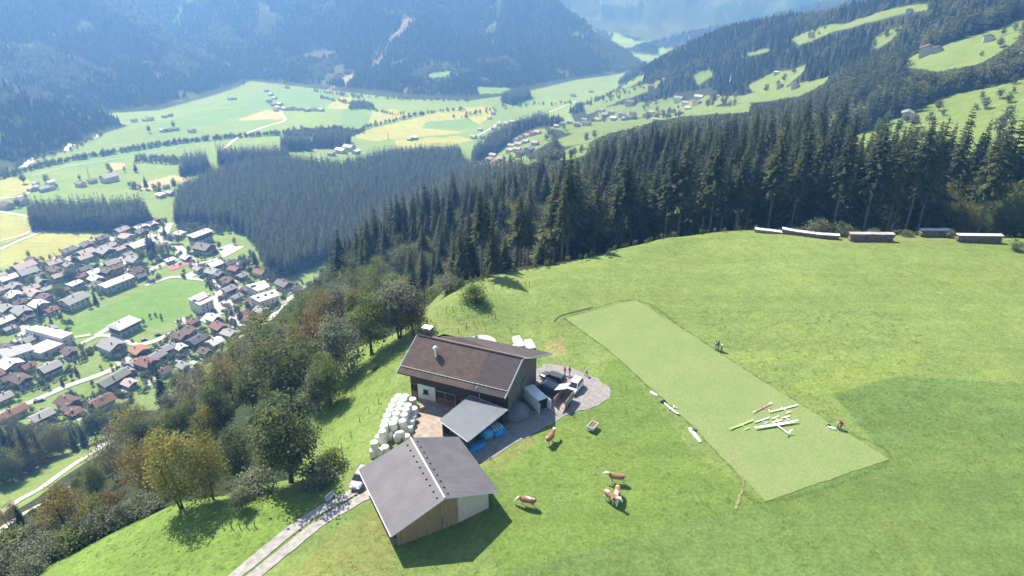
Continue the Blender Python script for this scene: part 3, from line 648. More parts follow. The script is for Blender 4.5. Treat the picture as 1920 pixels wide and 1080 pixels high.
OPEN = [([(-400,560),(300,430),(480,470),(640,485),(585,528),(525,585),(460,635),(440,690),(335,742),(290,770),(205,765),(120,790),(-400,800)], 620), ([(-400,1010),(-400,905),(0,905),(60,872),(160,822),(215,786),(222,822),(130,892),(60,940),(0,1000)], 620), ([(1030,240),(1130,202),(1260,182),(1330,178),(1345,198),(1210,226),(1130,242),(1060,250)], 3000), ([(880,322),(898,288),(960,258),(1020,240),(1040,262),(1000,285),(960,300),(930,322)], 3000)] + [(L, 3000) for L in CLEAR_PX[:9]]
BACKM = [tuple(atd(*a)[:2]) for a in [(1540,300,285),(1700,300,280),(1900,300,275),(2150,300,275),(2150,200,470),(1800,200,480),(1640,220,430)]]
KEEP = [BACKM] + [plan(L) for L in [[(880,330),(905,285),(960,262),(1010,238),(1060,240),(1060,262),(1000,275),(940,310),(930,325)], [(1050,215),(1130,205),(1250,190),(1270,170),(1330,165),(1345,180),(1330,198),(1210,222),(1100,240)],
   [(480,640),(600,540),(660,490),(690,470),(650,470),(560,520),(460,600)], [(-60,975),(130,870),(230,790),(240,812),(140,900),(20,990),(-40,1010)]]]
xs, ys, caps = flank_points(60, 350, 5.0); dd = np.hypot(xs, ys); aza = np.degrees(np.arctan2(xs, ys))
_ed, _ = seg_d(xs, ys, np.c_[np.array(PLATEAU), np.zeros(len(PLATEAU))]); _k = (_ed > np.where(aza > 6, 12.5, 8) + 3 * fbm(xs / 12, ys / 12, 71, 2)) | (aza < -1.5) | ((aza < 3) & (_ed > 6)) | ((aza > 38.5) & (_ed > 5))
xs, ys, dd, aza, caps = xs[_k], ys[_k], dd[_k], aza[_k], caps[_k]
right = (aza > -9) | (dd > 250)
mixn = fbm(xs / 30, ys / 30, 91, 3) + RNG.uniform(-.3, .3, xs.shape)
# thin the strip so that every front stem stands a little apart; order by distance to the camera
con = right & ((mixn < .22) | ((aza > 4) & (dd < 215) & (mixn < .7))); bro = ~con & ((aza > -6) | (RNG.random(xs.shape) < .6))
NEAR_CON = sorted([(d, x, y, c) for d, x, y, c, k in zip(dd, xs, ys, caps, con) if k])
ind = NEAR_CON[:300]; rest = NEAR_CON[300:]
# ------------------------------------------------------------------ forest edge: the nearest 300 conifers are trees of their own
plist = [(e[1], e[2]) for e in ind]; CAP = {(e[1], e[2]): e[3] for e in ind}
edge_poly = np.array(PLATEAU)
def edge_dist(x, y):
    L = np.c_[edge_poly, np.zeros(len(edge_poly))]; d, _ = seg_d(np.array([x]), np.array([y]), L); return float(d[0])
front, deep = [], []
for x, y in plist: (front if edge_dist(x, y) < 19 else deep).append((x, y))
front.sort(key=lambda p: math.atan2(p[0], p[1]))
def nth(n):
    n = int(n); return f"{n}{'th' if 10 <= n % 100 <= 20 else {1: 'st', 2: 'nd', 3: 'rd'}.get(n % 10, 'th')}"
for i, (x, y) in enumerate(front):
    k = 'edge' if random.random() < .93 else 'full'
    plant(k, x, y, min(CAP[x, y], random.uniform(25, 38) * (1.18 if math.atan2(x, y) > .40 else 1 if math.atan2(x, y) > .05 else .62)), f"{nth(i + 1)} spruce from the left in the front row behind the meadow", 'spruces in the front row at the meadow edge', random.uniform(.9, 1.25))
for x, y in deep:
    az = math.degrees(math.atan2(x, y)); k = random.choices(['edge', 'full', 'larch'], [.42, .54, .04])[0]
    zone = 'left of the barn roof above the village' if az < -6 else 'behind the mown meadow corner in the middle of the photo' if az < 12 else 'behind the long log piles' if az < 25 else 'behind the right-hand log pile'
    if k == 'larch': lab, gr = f"thin ochre larch {zone}", f"larches {zone}"
    else: lab, gr = f"dark spruce in rows {zone}", f"inner spruces {zone}"
    plant(k, x, y, min(CAP[x, y], random.uniform(20, 35) * (1.3 if az > 24 else 1 if az > 3 else .68)), lab, gr, random.uniform(1.1, 1.5))
rx, ry, rc = [np.array([e[i] for e in rest]) for i in (1, 2, 3)]
stuff('spruce_wood', rx, ry, np.minimum(RNG.uniform(15, 32, rx.shape), rc), NS)
bx, by = xs[bro], ys[bro]
far = np.hypot(bx, by) > 175
stuff('mixed_wood', bx[far], by[far], np.minimum(RNG.uniform(11, 18, far.sum()), caps[bro][far]), NB)
ex, ey_ = [np.array(v) for v in zip(*[(p.x + random.gauss(0, 1.2), p.y + random.gauss(0, 1.0)) for p in smooth_line([Vector(q) for q in PLATEAU[13:26]], .9)])]
stuff('undergrowth', ex, ey_, RNG.uniform(.5, 1.6, ex.shape), NB)
# nearer broadleaf fill on the steep bank (kept sparse: the listed trees stand in front)
mx_, my_, mc_ = flank_points(350, 760, 5.6); mn = fbm(mx_ / 50, my_ / 50, 93, 3) + RNG.uniform(-.25, .25, mx_.shape); c = mn < .16
stuff('hillside_conifer_wood', mx_[c], my_[c], np.minimum(RNG.uniform(13, 27, c.sum()), mc_[c]), MS)
stuff('hillside_leaf_wood', mx_[~c], my_[~c], np.minimum(RNG.uniform(10, 17, (~c).sum()), mc_[~c]), FB)
fx_, fy_, fc_ = flank_points(760, 2000, 7.0); mn = fbm(fx_ / 60, fy_ / 60, 95, 3) + RNG.uniform(-.3, .3, fx_.shape); c = mn < .2
stuff('far_conifer_wood', fx_[c], fy_[c], np.minimum(RNG.uniform(10, 16, c.sum()), fc_[c]), FS)
stuff('far_leaf_wood', fx_[~c], fy_[~c], np.minimum(RNG.uniform(8, 13, (~c).sum()), fc_[~c]), FB)
# pale green birches that show above the spruces right of the middle
for i, (px, d, H) in enumerate([(1302,222,22),(1332,226,21),(1368,232,25),(1392,228,24),(1412,236,22),(1448,232,22),(1352,240,25),(1480,238,21)]):
    p = atd(px, 430, d); plant('birch' if i % 3 else 'green', p.x, p.y, H, f"pale green broadleaf tree rising among the spruces, {nth(i + 1)} in the loose group", 'pale broadleaf trees among the spruces', .8)
# scattered trees and hedges on the far hill meadows
sx_, sy_ = jitter(-200, 1200, 300, 1900, 11); kk = in_any(sx_, sy_, CLEAR) & (fbm(sx_ / 45, sy_ / 45, 97, 3) + RNG.uniform(-.15, .15, sx_.shape) > .22) & (np.hypot(sx_, sy_) > 420)
stuff('hill_meadow_trees', sx_[kk], sy_[kk], RNG.uniform(3.5, 10, kk.sum()), FB)
# grass tufts and weeds of the cow pasture
TM = [leaf_mat('tuft grass', (.14,.215,.045), (.21,.285,.07), .3, .2), leaf_mat('dock weeds', (.10,.17,.035), (.16,.23,.055), .3, .2)]
def tuft(seed, n, r0, h, m):
    r = random.Random(seed); b = MB()
    for i in range(n):
        a = r.uniform(0, 6.28); q = r0 * r.random() ** .6; x, y = q * math.cos(a), q * math.sin(a); t = r.uniform(0, 6.28); w = r.uniform(.25, .5) * r0; l = r.uniform(.3, .9) * r0
        b.face([(x - w*math.cos(t)*.5, y - w*math.sin(t)*.5, 0), (x + w*math.cos(t)*.5, y + w*math.sin(t)*.5, 0), (x + l*math.cos(a), y + l*math.sin(a), h * r.uniform(.5, 1.1))], 0, r.random())
    return far_proto('tuft', b, m)
TP_ = [tuft(1, 22, 3.6, .8, TM[0]), tuft(2, 22, 3.2, .6, TM[0]), tuft(3, 18, 3.2, 1.0, TM[1])]
gx_, gy_ = jitter(-75, 75, 48, 122, .62); pd = .35 * fbm(gx_ / 14, gy_ / 14, 201, 3) + .35 * fbm(gx_ / 2.2, gy_ / 2.2, 203, 2) + RNG.uniform(-.5, .5, gx_.shape)
kk = inpoly(gx_, gy_, PLATEAU) & ~inpoly(gx_, gy_, STRIP) & ~inpoly(gx_, gy_, YARD) & (pd > .33) & (np.abs(np.arctan2(gx_, gy_)) < .85)
kk &= ~inpoly(gx_, gy_, plan([(440,1110),(700,905),(760,840),(765,770),(740,700),(1000,660),(1010,690),(990,770),(900,872),(760,930),(520,1110)]))
sb = [(p.x + random.gauss(0, .12), p.y + random.gauss(0, .12)) for p in smooth_line([Vector(q) for q in STRIP + STRIP[:1]], .28)]
gx_, gy_ = np.append(gx_[kk], [p[0] for p in sb]), np.append(gy_[kk], [p[1] for p in sb])
stuff('grass_tufts', gx_, gy_, RNG.uniform(.35, .95, gx_.shape), TP_)
# valley woods
def poly_points(L, s):
    P = plan(L); q = np.array(P); x, y = jitter(q[:, 0].min(), q[:, 0].max(), q[:, 1].min(), q[:, 1].max(), s); k = inpoly(x, y, P); return x[k], y[k]
VC = [[(328,424),(338,370),(400,338),(470,318),(545,312),(640,322),(690,310),(735,298),(860,292),(888,328),(915,335),(925,352),(870,395),(800,428),(740,440),(700,458),(650,476),(590,498),(545,520),(500,512),(488,478),(470,448),(430,428),(390,425)],
      [(62,432),(60,402),(160,398),(275,396),(286,424),(210,436),(120,434)], [(528,284),(580,282),(585,272),(533,269)], [(588,277),(655,280),(655,266),(592,264)], [(408,312),(540,308),(545,296),(412,298)],
      [(885,296),(940,262),(1005,228),(1030,228),(960,268),(905,300),(885,312)], [(938,192),(985,174),(997,184),(962,197)], [(335,332),(392,322),(390,306),(350,310)],[(860,400),(930,345),(960,340),(1000,345),(900,420)]]
px_, py_ = [np.concatenate(a) for a in zip(*[poly_points(L, 4.3) for L in VC])]
stuff('valley_conifer_wood', px_, py_, RNG.uniform(16, 24, px_.shape), MS)
VB = [[(532,258),(640,260),(690,248),(640,242),(540,247)], [(655,207),(702,204),(690,194),(660,193)], [(252,306),(345,310),(340,298),(256,297)], [(330,425),(345,415),(395,415),(400,430),(345,445)], [(440,490),(480,475),(485,500),(445,510)], [(590,520),(630,498),(640,510),(600,535)], [(500,520),(520,510),(530,525),(505,540)],[(335,420),(430,425),(455,440),(380,440)]]
lx, ly = [np.concatenate(a) for a in zip(*[poly_points(L, 5.5) for L in VB])]
def along(L, s, w):
    P = smooth_line(plan(L), s); return [(p.x + random.uniform(-w, w), p.y + random.uniform(-w, w)) for p in P]
for L, s, w in [([(-10,338),(60,318),(140,300),(220,287),(300,274),(380,264),(450,257)], 1.3, 5), ([(455,257),(540,252),(640,244)], 1.6, 4), ([(650,262),(690,240),(740,228),(800,214),(870,207)], 5, 3), ([(600,184),(660,196),(700,208),(745,216),(795,216)], 5, 3),
                ([(860,222),(900,212),(960,200),(1080,195)], 6, 14), ([(900,290),(990,250)], 6, 5), ([(590,172),(630,178),(680,186)], 6, 5), ([(640,178),(760,188),(880,190)], 7, 7), ([(0,330),(60,303),(130,283),(190,254)],6,5), ([(245,352),(300,357)],6,4)]:
    q = along(L, s, w); lx = np.append(lx, [a for a, _ in q]); ly = np.append(ly, [b for _, b in q])
stuff('valley_leaf_wood', lx, ly, RNG.uniform(3.5, 9, lx.shape), FB)
# mountain forest
n = 190000; az = R(1) * RNG.uniform(-44, 42, n); d = np.sqrt(RNG.uniform(950 ** 2, 2950 ** 2, n)); x, y = d * np.sin(az), d * np.cos(az)
zm = mountain(x, y); zh = hill(x, y); k = (zm > floor_z(x, y) + 4) & (zm > zh + 2)
a1 = mountain(x * 1.006, y * 1.006); k &= (a1 - zm) > -.06 * .006 * d          # slopes that face the viewer
for P, c in SCARS: k &= ~inpoly(x, y, P)
n1 = fbm(x / 60, y / 60, 31, 4); n2 = fbm(x / 25, y / 120, 37, 4); k &= (n1 < .38) & (n2 < .55)
x, y = x[k], y[k]; lt = fbm(x / 150, y / 150, 61, 4) + .25 * fbm(x / 30, y / 30, 62, 2) + RNG.uniform(-.12, .12, x.shape); k = lt < .16
stuff('mountain_forest', x[k], y[k], RNG.uniform(8, 15, k.sum()), FS)
stuff('mountain_leaf_wood', x[~k], y[~k], RNG.uniform(6, 11, (~k).sum()), FB[1:3] + FB[4:])
# ------------------------------------------------------------------ trees one can tell apart: bank below the farm, lower meadow, bushes
def plant_px(kind, bx, by, ty, label, group=None, wide=1.0, lift=0):
    p = hit(bx, by); d = math.hypot(p.x, p.y); u, v, k = ray(bx, ty); ztop = CZ + k * d / math.hypot(u, v)
    return plant(kind, p.x, p.y, max(1.2, ztop - p.z), label, group, wide, p.z)
BANK = [ # kind, base x, base y, top y, width factor, label
 ('birch',290,938,805,1.05,"yellow-green birch at the meadow corner, left stem of the close trio"), ('birch',345,952,788,1.1,"tall yellow-green birch at the meadow corner, middle of the close trio"), ('birch',398,938,800,1.0,"yellow-green birch at the meadow corner, right stem of the close trio"),
 ('dark',545,905,735,1.15,"huge dark round tree on the bank left of the gravel track"), ('dark',450,905,788,.9,"ivy-dark leafy tree between the birch trio and the huge round tree"),
 ('willow',455,955,905,1.1,"pale grey-green shrubby willow at the foot of the huge round tree"), ('birch',262,850,745,1.25,"rounded yellow-olive birch above the birch trio, overlooking the village"),
 ('twig',222,905,795,1.1,"greyish half-bare tree left of the birch trio"), ('green',190,940,860,.9,"small green tree on the bank right of the lower road"), ('birch',135,1000,890,1.25,"broad olive birch above the hedge at lower left"),
 ('birch',32,1000,925,.9,"thin ochre birch beside the lower road at the left edge"), ('full',52,1012,940,1.3,"small dark spruce beside the lower road at the left edge"), ('rust',215,975,915,1.1,"rusty low tree behind the bushes at the meadow corner"),
 ('dark',478,775,678,1.0,"dark tree standing midway down the bank above the roofs"), ('dark',548,765,620,1.15,"large dark tree on the bank between the village and the barn"), ('twig',372,790,690,1.1,"grey half-bare tree above the birch trio, nearest the red roofs"),
 ('willow',338,805,722,.9,"slender grey-green tree right of the rounded olive birch"), ('birch',425,770,650,1.0,"olive birch on the bank below the wide white road"), ('birch',500,690,578,1.25,"tall olive birch at the upper bank beside the main road"),
 ('birch',455,720,615,1.0,"olive birch just below the white hotel roof"), ('rust',597,690,588,.9,"orange-brown narrow tree among green ones on the upper bank"), ('willow',640,705,590,1.1,"silvery willow left of the barn roof"),
 ('green',697,665,545,1.1,"fresh green tree between the silvery willow and the tall grey ash"), ('willow',750,632,512,1.05,"tall grey-leaved ash behind the brown tree"), ('rust',776,628,562,1.2,"round brown autumn tree at the barn's far corner"),
 ('green',620,760,660,1.0,"green tree at the lower edge of the slope meadow"), ('willow',600,770,690,1.0,"grey shrubby tree left of the slope meadow"), ('dark',510,820,740,.9,"dark tree under the large dark bank tree"), ('green',575,735,650,.9,"green tree squeezed behind the large dark bank tree"),
 ('birch',400,850,740,1.0,"olive birch rising behind the birch trio on the right"), ('dark',420,830,700,.8,"dark green tree behind the olive birch on the bank"), ('birch',305,880,790,.9,"yellow birch peeping between the trio and the rounded birch"),
 ('full',312,770,672,1.0,"solitary black-green spruce below the grey roofs"), ('dark',345,760,690,1.0,"dark leafy tree right of the solitary spruce"), ('willow',420,700,650,1.0,"grey-green tree under the white-gabled house"), ('dark',380,735,680,1.0,"dark tree near the lowest grey house"),
 ('dark',205,820,755,1.1,"dark tree at the upper end of the lower meadow"), ('dark',182,828,765,1.0,"dark bushy tree second from the upper end of the lower meadow"), ('full',160,838,772,1.2,"dark conifer in the row above the lower meadow, right one"), ('full',142,845,785,1.2,"dark conifer in the row above the lower meadow, left one"),
 ('birch',118,850,785,1.0,"olive birch in the row above the lower meadow"), ('twig',100,858,800,.9,"greyish thin tree in the row above the lower meadow"), ('full',82,868,800,1.2,"conifer left of the greyish tree above the lower meadow"), ('birch',52,885,815,1.3,"broad light green tree in the row above the lower meadow"),
 ('dark',25,905,830,1.1,"dark tree in the row at the left end of the lower meadow"), ('full',5,905,800,1.2,"dark conifer at the left border above the lower meadow"), ('willow',15,860,800,1.0,"grey tree at the left border below the houses"), ('dark',30,830,775,1.0,"dark garden tree beside the red-brown long roof"), ('birch',235,800,750,1.0,"yellowish tree behind the upper end of the lower meadow"), ('dark',60,845,790,1,"dark leafy tree below the grey-roofed house at left"),
 ('bush',890,563,533,1.3,"lone dark round bush on the meadow slope"), ('bush',842,548,515,1.0,"grey-green bush at the spruce edge left of the lone bush"), ('bush',862,536,522,1.0,"low bush at the spruce edge above the lone bush"), ('green',812,555,520,.6,"little pointed tree at the foot of the spruces"),
 ('bush',1502,432,390,1.0,"tall round grey-green willow bush behind the log piles"), ('bush',1532,440,410,1.0,"grey-green bush right of the tall round willow bush"), ('bush',1580,442,418,1.1,"low grey bush between two log piles"), ('bush',1470,428,414,1.4,"dark low bush left of the tall willow bush"),
 ('bush',1640,440,428,1.5,"flat weedy bush behind the middle log pile"), ('bush',1700,443,430,1.5,"flat weedy bush between the middle and right log piles"), ('bush',1775,445,428,1.2,"rough bush left of the right log pile"),('bush',1905,470,450,1.0,"bush at the right border beside the meadow"),
 ('bush',620,880,845,1.2,"brushy dark bush on the slope right of the huge round tree"), ('bush',600,905,870,1.3,"leafy bush at the right foot of the huge round tree"), ('bush',480,925,885,1.3,"grey bush at the left foot of the huge round tree"), ('bush',703,693,684,1.1,"tiny bush on the slope left of the barn")]
for k, bx, by, ty, w, lab in BANK: plant_px(k, bx, by, ty, lab, None, w)
for i, (bx, by, ty, k) in enumerate([(15,1078,1035,'bush'),(40,1068,1020,'bush'),(66,1062,1022,'bush'),(90,1052,1005,'bush'),(115,1042,1000,'bush'),(140,1030,990,'bush'),(165,1016,975,'bush'),(190,1003,962,'bush'),(212,992,955,'bush'),(235,982,945,'bush'),(260,970,935,'bush'),(282,962,930,'bush'),(10,1050,1000,'bush'),(45,1030,985,'bush'),(80,1020,975,'bush'),(120,1005,960,'bush'),(150,985,945,'bush'),(5,1085,1060,'bush'),(60,1080,1050,'bush'),(180,970,930,'bush')]):
    plant_px(k, bx, by, ty, f"bush in the hedge along the lower left meadow edge, {nth(i + 1)} as listed from the corner" if 0 else (f"bush of the front hedge row at lower left, {nth(i + 1)} from the frame corner" if i < 12 else f"bush of the back hedge row at lower left, {nth(i - 11)} from the frame edge"), 'hedge bushes at the lower left meadow edge', random.uniform(.9, 1.3))
# ------------------------------------------------------------------ village and farms in the valley
ROOFC = {'w': ((.52,.52,.51), 'white-roofed', .45), 'g': ((.22,.22,.235), 'grey-roofed', .6), 'd': ((.07,.068,.075), 'dark-roofed', .6), 'b': ((.10,.062,.050), 'brown-roofed', .7), 'r': ((.17,.075,.06), 'red-roofed', .7), 'p': ((.36,.29,.285), 'pinkish-roofed', .7), 'o': ((.30,.13,.08), 'orange-red-roofed', .7), 'k': ((.17,.18,.15), 'olive-grey-roofed', .7)}
RM = {k: stripes(mat(v[1], v[0], v[2], 0, .14, 1.5), 'Y', .7, .82, 1.12) for k, v in ROOFC.items()}
WALLM = [mat('white render', (.62,.60,.56), .9, 0, .06, .5), mat('cream render', (.58,.52,.42), .9, 0, .06, .5), mat('grey render', (.42,.42,.41), .9, 0, .06, .5)]
WOODM = stripes(mat('brown boards', (.13,.075,.045), .8, 0, .25, 2), 'X', 1.6, .8, 1.1)
GLASS = mat('window glass', (.03,.035,.045), .12, 0, .1, 2, spec=.6); FRAMEM = mat('white frame', (.75,.74,.72), .6, 0, .05)
CHIM = mat('chimney stone', (.4,.38,.36), .9)
WIN = MB(); WIN.box((0,-.02,0), (1.1,.06,1.2)); WIN_ME = WIN.data('window', GLASS)
WFR = MB()
for c, d in (((0,0,.66),(1.36,.1,.12)), ((0,0,-.66),(1.36,.1,.12)), ((.61,0,0),(.13,.1,1.2)), ((-.61,0,0),(.13,.1,1.2))): WFR.box(c, d)
WFR_ME = WFR.data('frame', FRAMEM)
DIRA = math.atan2(*(lambda a, b: (b.y - a.y, b.x - a.x))(hit(120, 727), hit(330, 622)))
def gable_mb(L, W, h, rise, t=.0):
    b = MB(); l, w = L / 2, W / 2
    for s in (-1, 1): b.face([(-l, s*w, -2), (l, s*w, -2), (l, s*w, h), (-l, s*w, h)][::-s])
    for s in (-1, 1): b.face([(s*l, -w, -2), (s*l, w, -2), (s*l, w, h), (s*l, 0, h + rise), (s*l, -w, h)][::s])
    return b
def roof_mb(L, W, h, rise, ov, ovl, th=.28, hip=0):
    b = MB(); l = L / 2 + ovl; w = W / 2; k = rise / w; we = w + ov; ze = h - ov * k; zr = h + rise; lr = l - hip
    P = lambda z0: [(-l, -we, ze + z0), (l, -we, ze + z0), (l, we, ze + z0), (-l, we, ze + z0), (-lr, 0, zr + z0), (lr, 0, zr + z0)]
    v = P(th) + P(0)
    b.mesh(v, [(0,1,5,4), (2,3,4,5), (7,6,10,11), (9,8,11,10), (0,6,7,1), (2,8,9,3), (0,4,10,6), (4,3,9,10), (1,7,11,5), (5,11,8,2)] if not hip else [(0,1,5,4), (2,3,4,5), (3,0,4), (1,2,5), (9,8,7,6), (0,6,7,1), (1,7,8,2), (2,8,9,3), (3,9,6,0)])
    return b
HOUSES = []
def house(px, py, wpx, c, ori=None, hip=None, label=None, detail=True, cat='house', name='house', hgt=None, asp=None, rz=None, group='houses of the valley village'):
    p = hit(px, py + wpx * .12); dep = p.y * CT - (p.z - CZ) * ST; L = max(6, wpx * dep / F * .86)
    asp = asp or random.uniform(.72, .95); W = L * asp; h = hgt or min(7.5, .32 * L + 1.2); rise = W * random.uniform(.17, .22)
    if c in 'w' and hip is None and random.random() < .3: rise *= .3
    if ori is None: ori = 'ab'[random.random() < .55]
    a = rz if rz is not None else DIRA + (0 if ori == 'a' else math.pi / 2) + random.uniform(-.12, .12)
    o = empty(name, (p.x, p.y, p.z), a, label, cat, group)
    wm = random.choice(WALLM)
    if not detail:
        gable_mb(L, W, h, rise).obj('wall', wm, o); roof_mb(L, W, h, rise, .8, .8).obj('roof', RM[c], o); HOUSES.append((o, px, py, c, detail)); return o
    split = h * random.choice([.5, .55, 1.0])
    wall = MB(); l, w = L/2, W/2
    for s in (-1, 1):
        wall.face([(-l, s*w, -2), (l, s*w, -2), (l, s*w, split), (-l, s*w, split)][::-s]); wall.face([(s*l, -w, -2), (s*l, w, -2), (s*l, w, split), (s*l, -w, split)][::s])
        if split < h: wall.face([(-l, s*w, split), (l, s*w, split), (l, s*w, h), (-l, s*w, h)][::-s], 1)
        wall.face([(s*l, -w, split), (s*l, w, split), (s*l, w, h), (s*l, 0, h + rise), (s*l, -w, h)][::s] if not hip else [(s*l, -w, split), (s*l, w, split), (s*l, w, h), (s*l, -w, h)][::s], 1)
    wall.obj('wall', [wm, WOODM], o)
    rf = roof_mb(L, W, h, rise, random.uniform(.9, 1.4), random.uniform(.9, 1.5), .3, hip * L * .3 if hip else 0).obj('roof', RM[c], o)
    ch = MB(); cx, cy = random.uniform(-.3, .3) * L, random.uniform(-.22, .22) * W; ch.box((cx, cy, h + rise * .8 + .6), (.7, .7, 2.0)); ch.box((cx, cy, h + rise * .8 + 1.66), (.95, .95, .12)); ch.obj('chimney', CHIM, rf)
    n = max(2, int(L / 3.6))
    for s in (-1, 1):
        for fl in range(2 if h > 5 else 1):
            for i in range(n):
                if random.random() < .2: continue
                x = -L/2 + L * (i + .5) / n; wn = link(bpy.data.objects.new('window', WIN_ME), o); wn.location = (x, s * (w + .01), 1.5 + fl * 2.7); wn.rotation_euler = (0, 0, 0 if s < 0 else math.pi)
                if dep < 470 and s < 0: link(bpy.data.objects.new('frame', WFR_ME), wn)
        for i in range(2):
            wn = link(bpy.data.objects.new('window', WIN_ME), o); wn.location = (s * (l + .01), (i - .5) * W * .45, 1.5 if h < 5 else 4.2); wn.rotation_euler = (0, 0, math.pi / 2 * s)
    if h > 5 and random.random() < .7:
        s = random.choice((-1, 1)); b = MB(); b.box((s * (l + .65), 0, 2.75), (1.3, W * .96, .16)); b.box((s * (l + 1.27), 0, 3.3), (.08, W * .96, .95)); b.obj('balcony', WOODM, o)
    HOUSES.append((o, px, py, c, detail)); return o
VIL = """193,450,26,d 165,463,26,d 131,473,28,d 203,466,26,p 200,475,34,g 163,478,32,p 160,487,28,p 62,492,26,b 48,505,44,p 55,515,38,g 103,497,28,p 105,510,28,b 211,497,30,g 221,504,22,r 160,508,24,d 176,515,26,w 204,512,26,b
155,521,24,r 113,521,30,p 18,526,34,w 2,520,20,p 181,527,28,w 142,536,26,w 184,537,24,d 5,546,22,p 60,545,30,p 63,555,34,p 87,562,30,b 30,557,28,w 62,561,18,w 75,575,32,w 98,585,22,r 13,583,32,g 44,589,40,g 10,606,34,w 213,653,50,g 133,664,32,b 97,694,42,g 42,716,40,b
23,687,42,w 56,690,22,r 3,703,26,r 20,713,20,b 8,750,34,g 130,758,42,b 132,771,28,b 141,778,20,r 82,785,44,g 195,757,42,r 263,661,32,o 295,672,32,g 318,656,26,g 278,684,38,r 254,685,18,g 340,634,28,b 358,624,28,b 370,642,32,d 405,645,28,w 411,617,32,r 431,629,28,g 385,663,24,b 245,722,24,p
400,600,30,w 362,608,14,r 430,546,26,g 428,530,26,b 455,592,22,r 229,435,28,p 239,448,28,p 262,429,24,w 286,424,24,w 291,417,22,b 268,438,22,d 286,447,20,w 338,441,20,w 385,469,42,d 252,491,30,g 256,512,26,b 266,521,20,d 241,522,26,b 320,491,14,w 404,500,30,w 432,497,24,d 400,513,26,g 441,508,24,r 411,517,26,d 425,530,24,b
489,514,26,r 533,537,36,d 556,546,15,d 576,548,26,r 609,525,26,r 642,478,36,g 672,462,24,g 474,572,26,b 491,586,28,g 468,601,22,r 340,655,20,w 225,470,20,p 30,540,24,g 120,548,22,b 90,545,20,g 78,530,24,g 38,570,22,b 20,620,20,g 240,700,22,g 345,690,22,g 310,700,18,b 60,640,30,g 15,660,40,d 130,500,18,g 75,520,20,d 350,486,18,w 372,508,16,g 455,520,20,g 465,545,18,b 445,560,18,g 240,480,18,g 135,489,18,p 240,462,18,g 310,478,14,d 20,560,18,g 52,600,18,b 100,620,16,g"""
random.seed(21)
for t in VIL.split():
    a = t.split(','); house(int(a[0]), int(a[1]), int(a[2]) * .86, a[3])
house(237,614,50,'w','a',.6, "white villa with hipped roof between the big green field and the road fork"); HOUSES.pop()
house(142,568,46,'g','a',None, "long grey balcony-fronted block at the upper left edge of the green field"); HOUSES.pop()
house(222,533,60,'w','a',None, "long pale apartment row along the top edge of the green field", hgt=6.5, asp=.4); HOUSES.pop()
house(215,714,58,'k','a',None, "long olive-grey roofed building beside the straight village road", hgt=5, asp=.5); HOUSES.pop()
house(25,778,54,'r','a',None, "long red-roofed house at the left frame edge below the road", hgt=4.5, asp=.4); HOUSES.pop()
house(378,449,44,'w','a',None, "tall white-roofed block near the forest, above the parking area", hgt=9, asp=.5); HOUSES.pop()
house(265,457,50,'w','a',None, "low angular white-roofed hall left of the round trees", hgt=4, asp=.6); HOUSES.pop()
def flat_block(name, corners, h, top, label, cat, wall=0, windows=True, z0=None, par=.4, grp=None):
    C_ = [atz(px, py, ZV + h) for px, py in corners]; cx = sum((p for p in C_), Vector()) / len(C_)
    a = math.atan2(C_[1].y - C_[0].y, C_[1].x - C_[0].x); o = empty(name, (cx.x, cx.y, ZV), a, label, cat, grp); Ri = Matrix.Rotation(-a, 3, 'Z')
    P = [Ri @ (Vector((p.x, p.y, 0)) - Vector((cx.x, cx.y, 0))) for p in C_]; n = len(P); b = MB(); r = MB()
    for i in range(n): p, q = P[i], P[(i + 1) % n]; b.face([(p.x, p.y, -1), (q.x, q.y, -1), (q.x, q.y, h - .3), (p.x, p.y, h - .3)])
    e = [p * (1 + .5 / p.length) for p in P]
    r.mesh([(p.x, p.y, h) for p in e] + [(p.x, p.y, h - .35) for p in e], [tuple(range(n)), tuple(range(n, 2*n))[::-1]] + [(i, i + n, (i + 1) % n + n, (i + 1) % n) for i in range(n)])
    b.obj('wall', WALLM[wall], o); r.obj('roof', top, o)
    if windows:
        for i in range(n):
            p, q = P[i], P[(i + 1) % n]; L = (q - p).length; k = int(L / 3.4); d = (q - p).normalized(); nr = Vector((d.y, -d.x, 0)); nr = nr if nr.dot(p + q) > 0 else -nr
            for f in range(max(1, int(h / 3))):
                for j in range(k):
                    m_ = p.lerp(q, (j + .5) / k) + nr * .02; wn = link(bpy.data.objects.new('window', WIN_ME), o); wn.location = (m_.x, m_.y, 1.6 + 2.8 * f); wn.rotation_euler = (0, 0, math.atan2(nr.y, nr.x) + math.pi / 2)
    return o
FLATW = mat('white flat roof', (.72,.71,.68), .8, 0, .08, .4); FLATG = mat('grey flat roof', (.30,.30,.32), .8, 0, .1, .4); FLATP = mat('pinkish flat roof', (.55,.45,.43), .8, 0, .08, .4)
flat_block('school_hall', [(115,634),(136,624),(68,610),(46,616)], 8, FLATW, "long white flat-roofed school hall below the green field", 'school')
flat_block('gym_hall', [(76,662),(120,643),(90,636),(47,655)], 5, FLATP, "low flat pale hall in front of the white school hall", 'hall', windows=False)
flat_block('school_wing', [(10,672),(62,655),(56,643),(-6,656)], 6, FLATG, "dark grey roofed school wing at the left edge beside the low pale hall", 'school')
o = flat_block('apartment_house', [(375,572),(399,561),(381,547),(353,560)], 9, FLATP, "pale apartment house standing alone at the right end of the green field", 'apartment house')
b = MB(); b.box((0, 0, 9.5), (9, 6, 1.1)); b.obj('penthouse', FLATP, o); b = MB(); b.box((-5, 1, 9.8), (2, 2, 1.6)); b.box((6, -1, 9.7), (1.6, 2, 1.4)); b.obj('stair_head', WALLM[2], o)
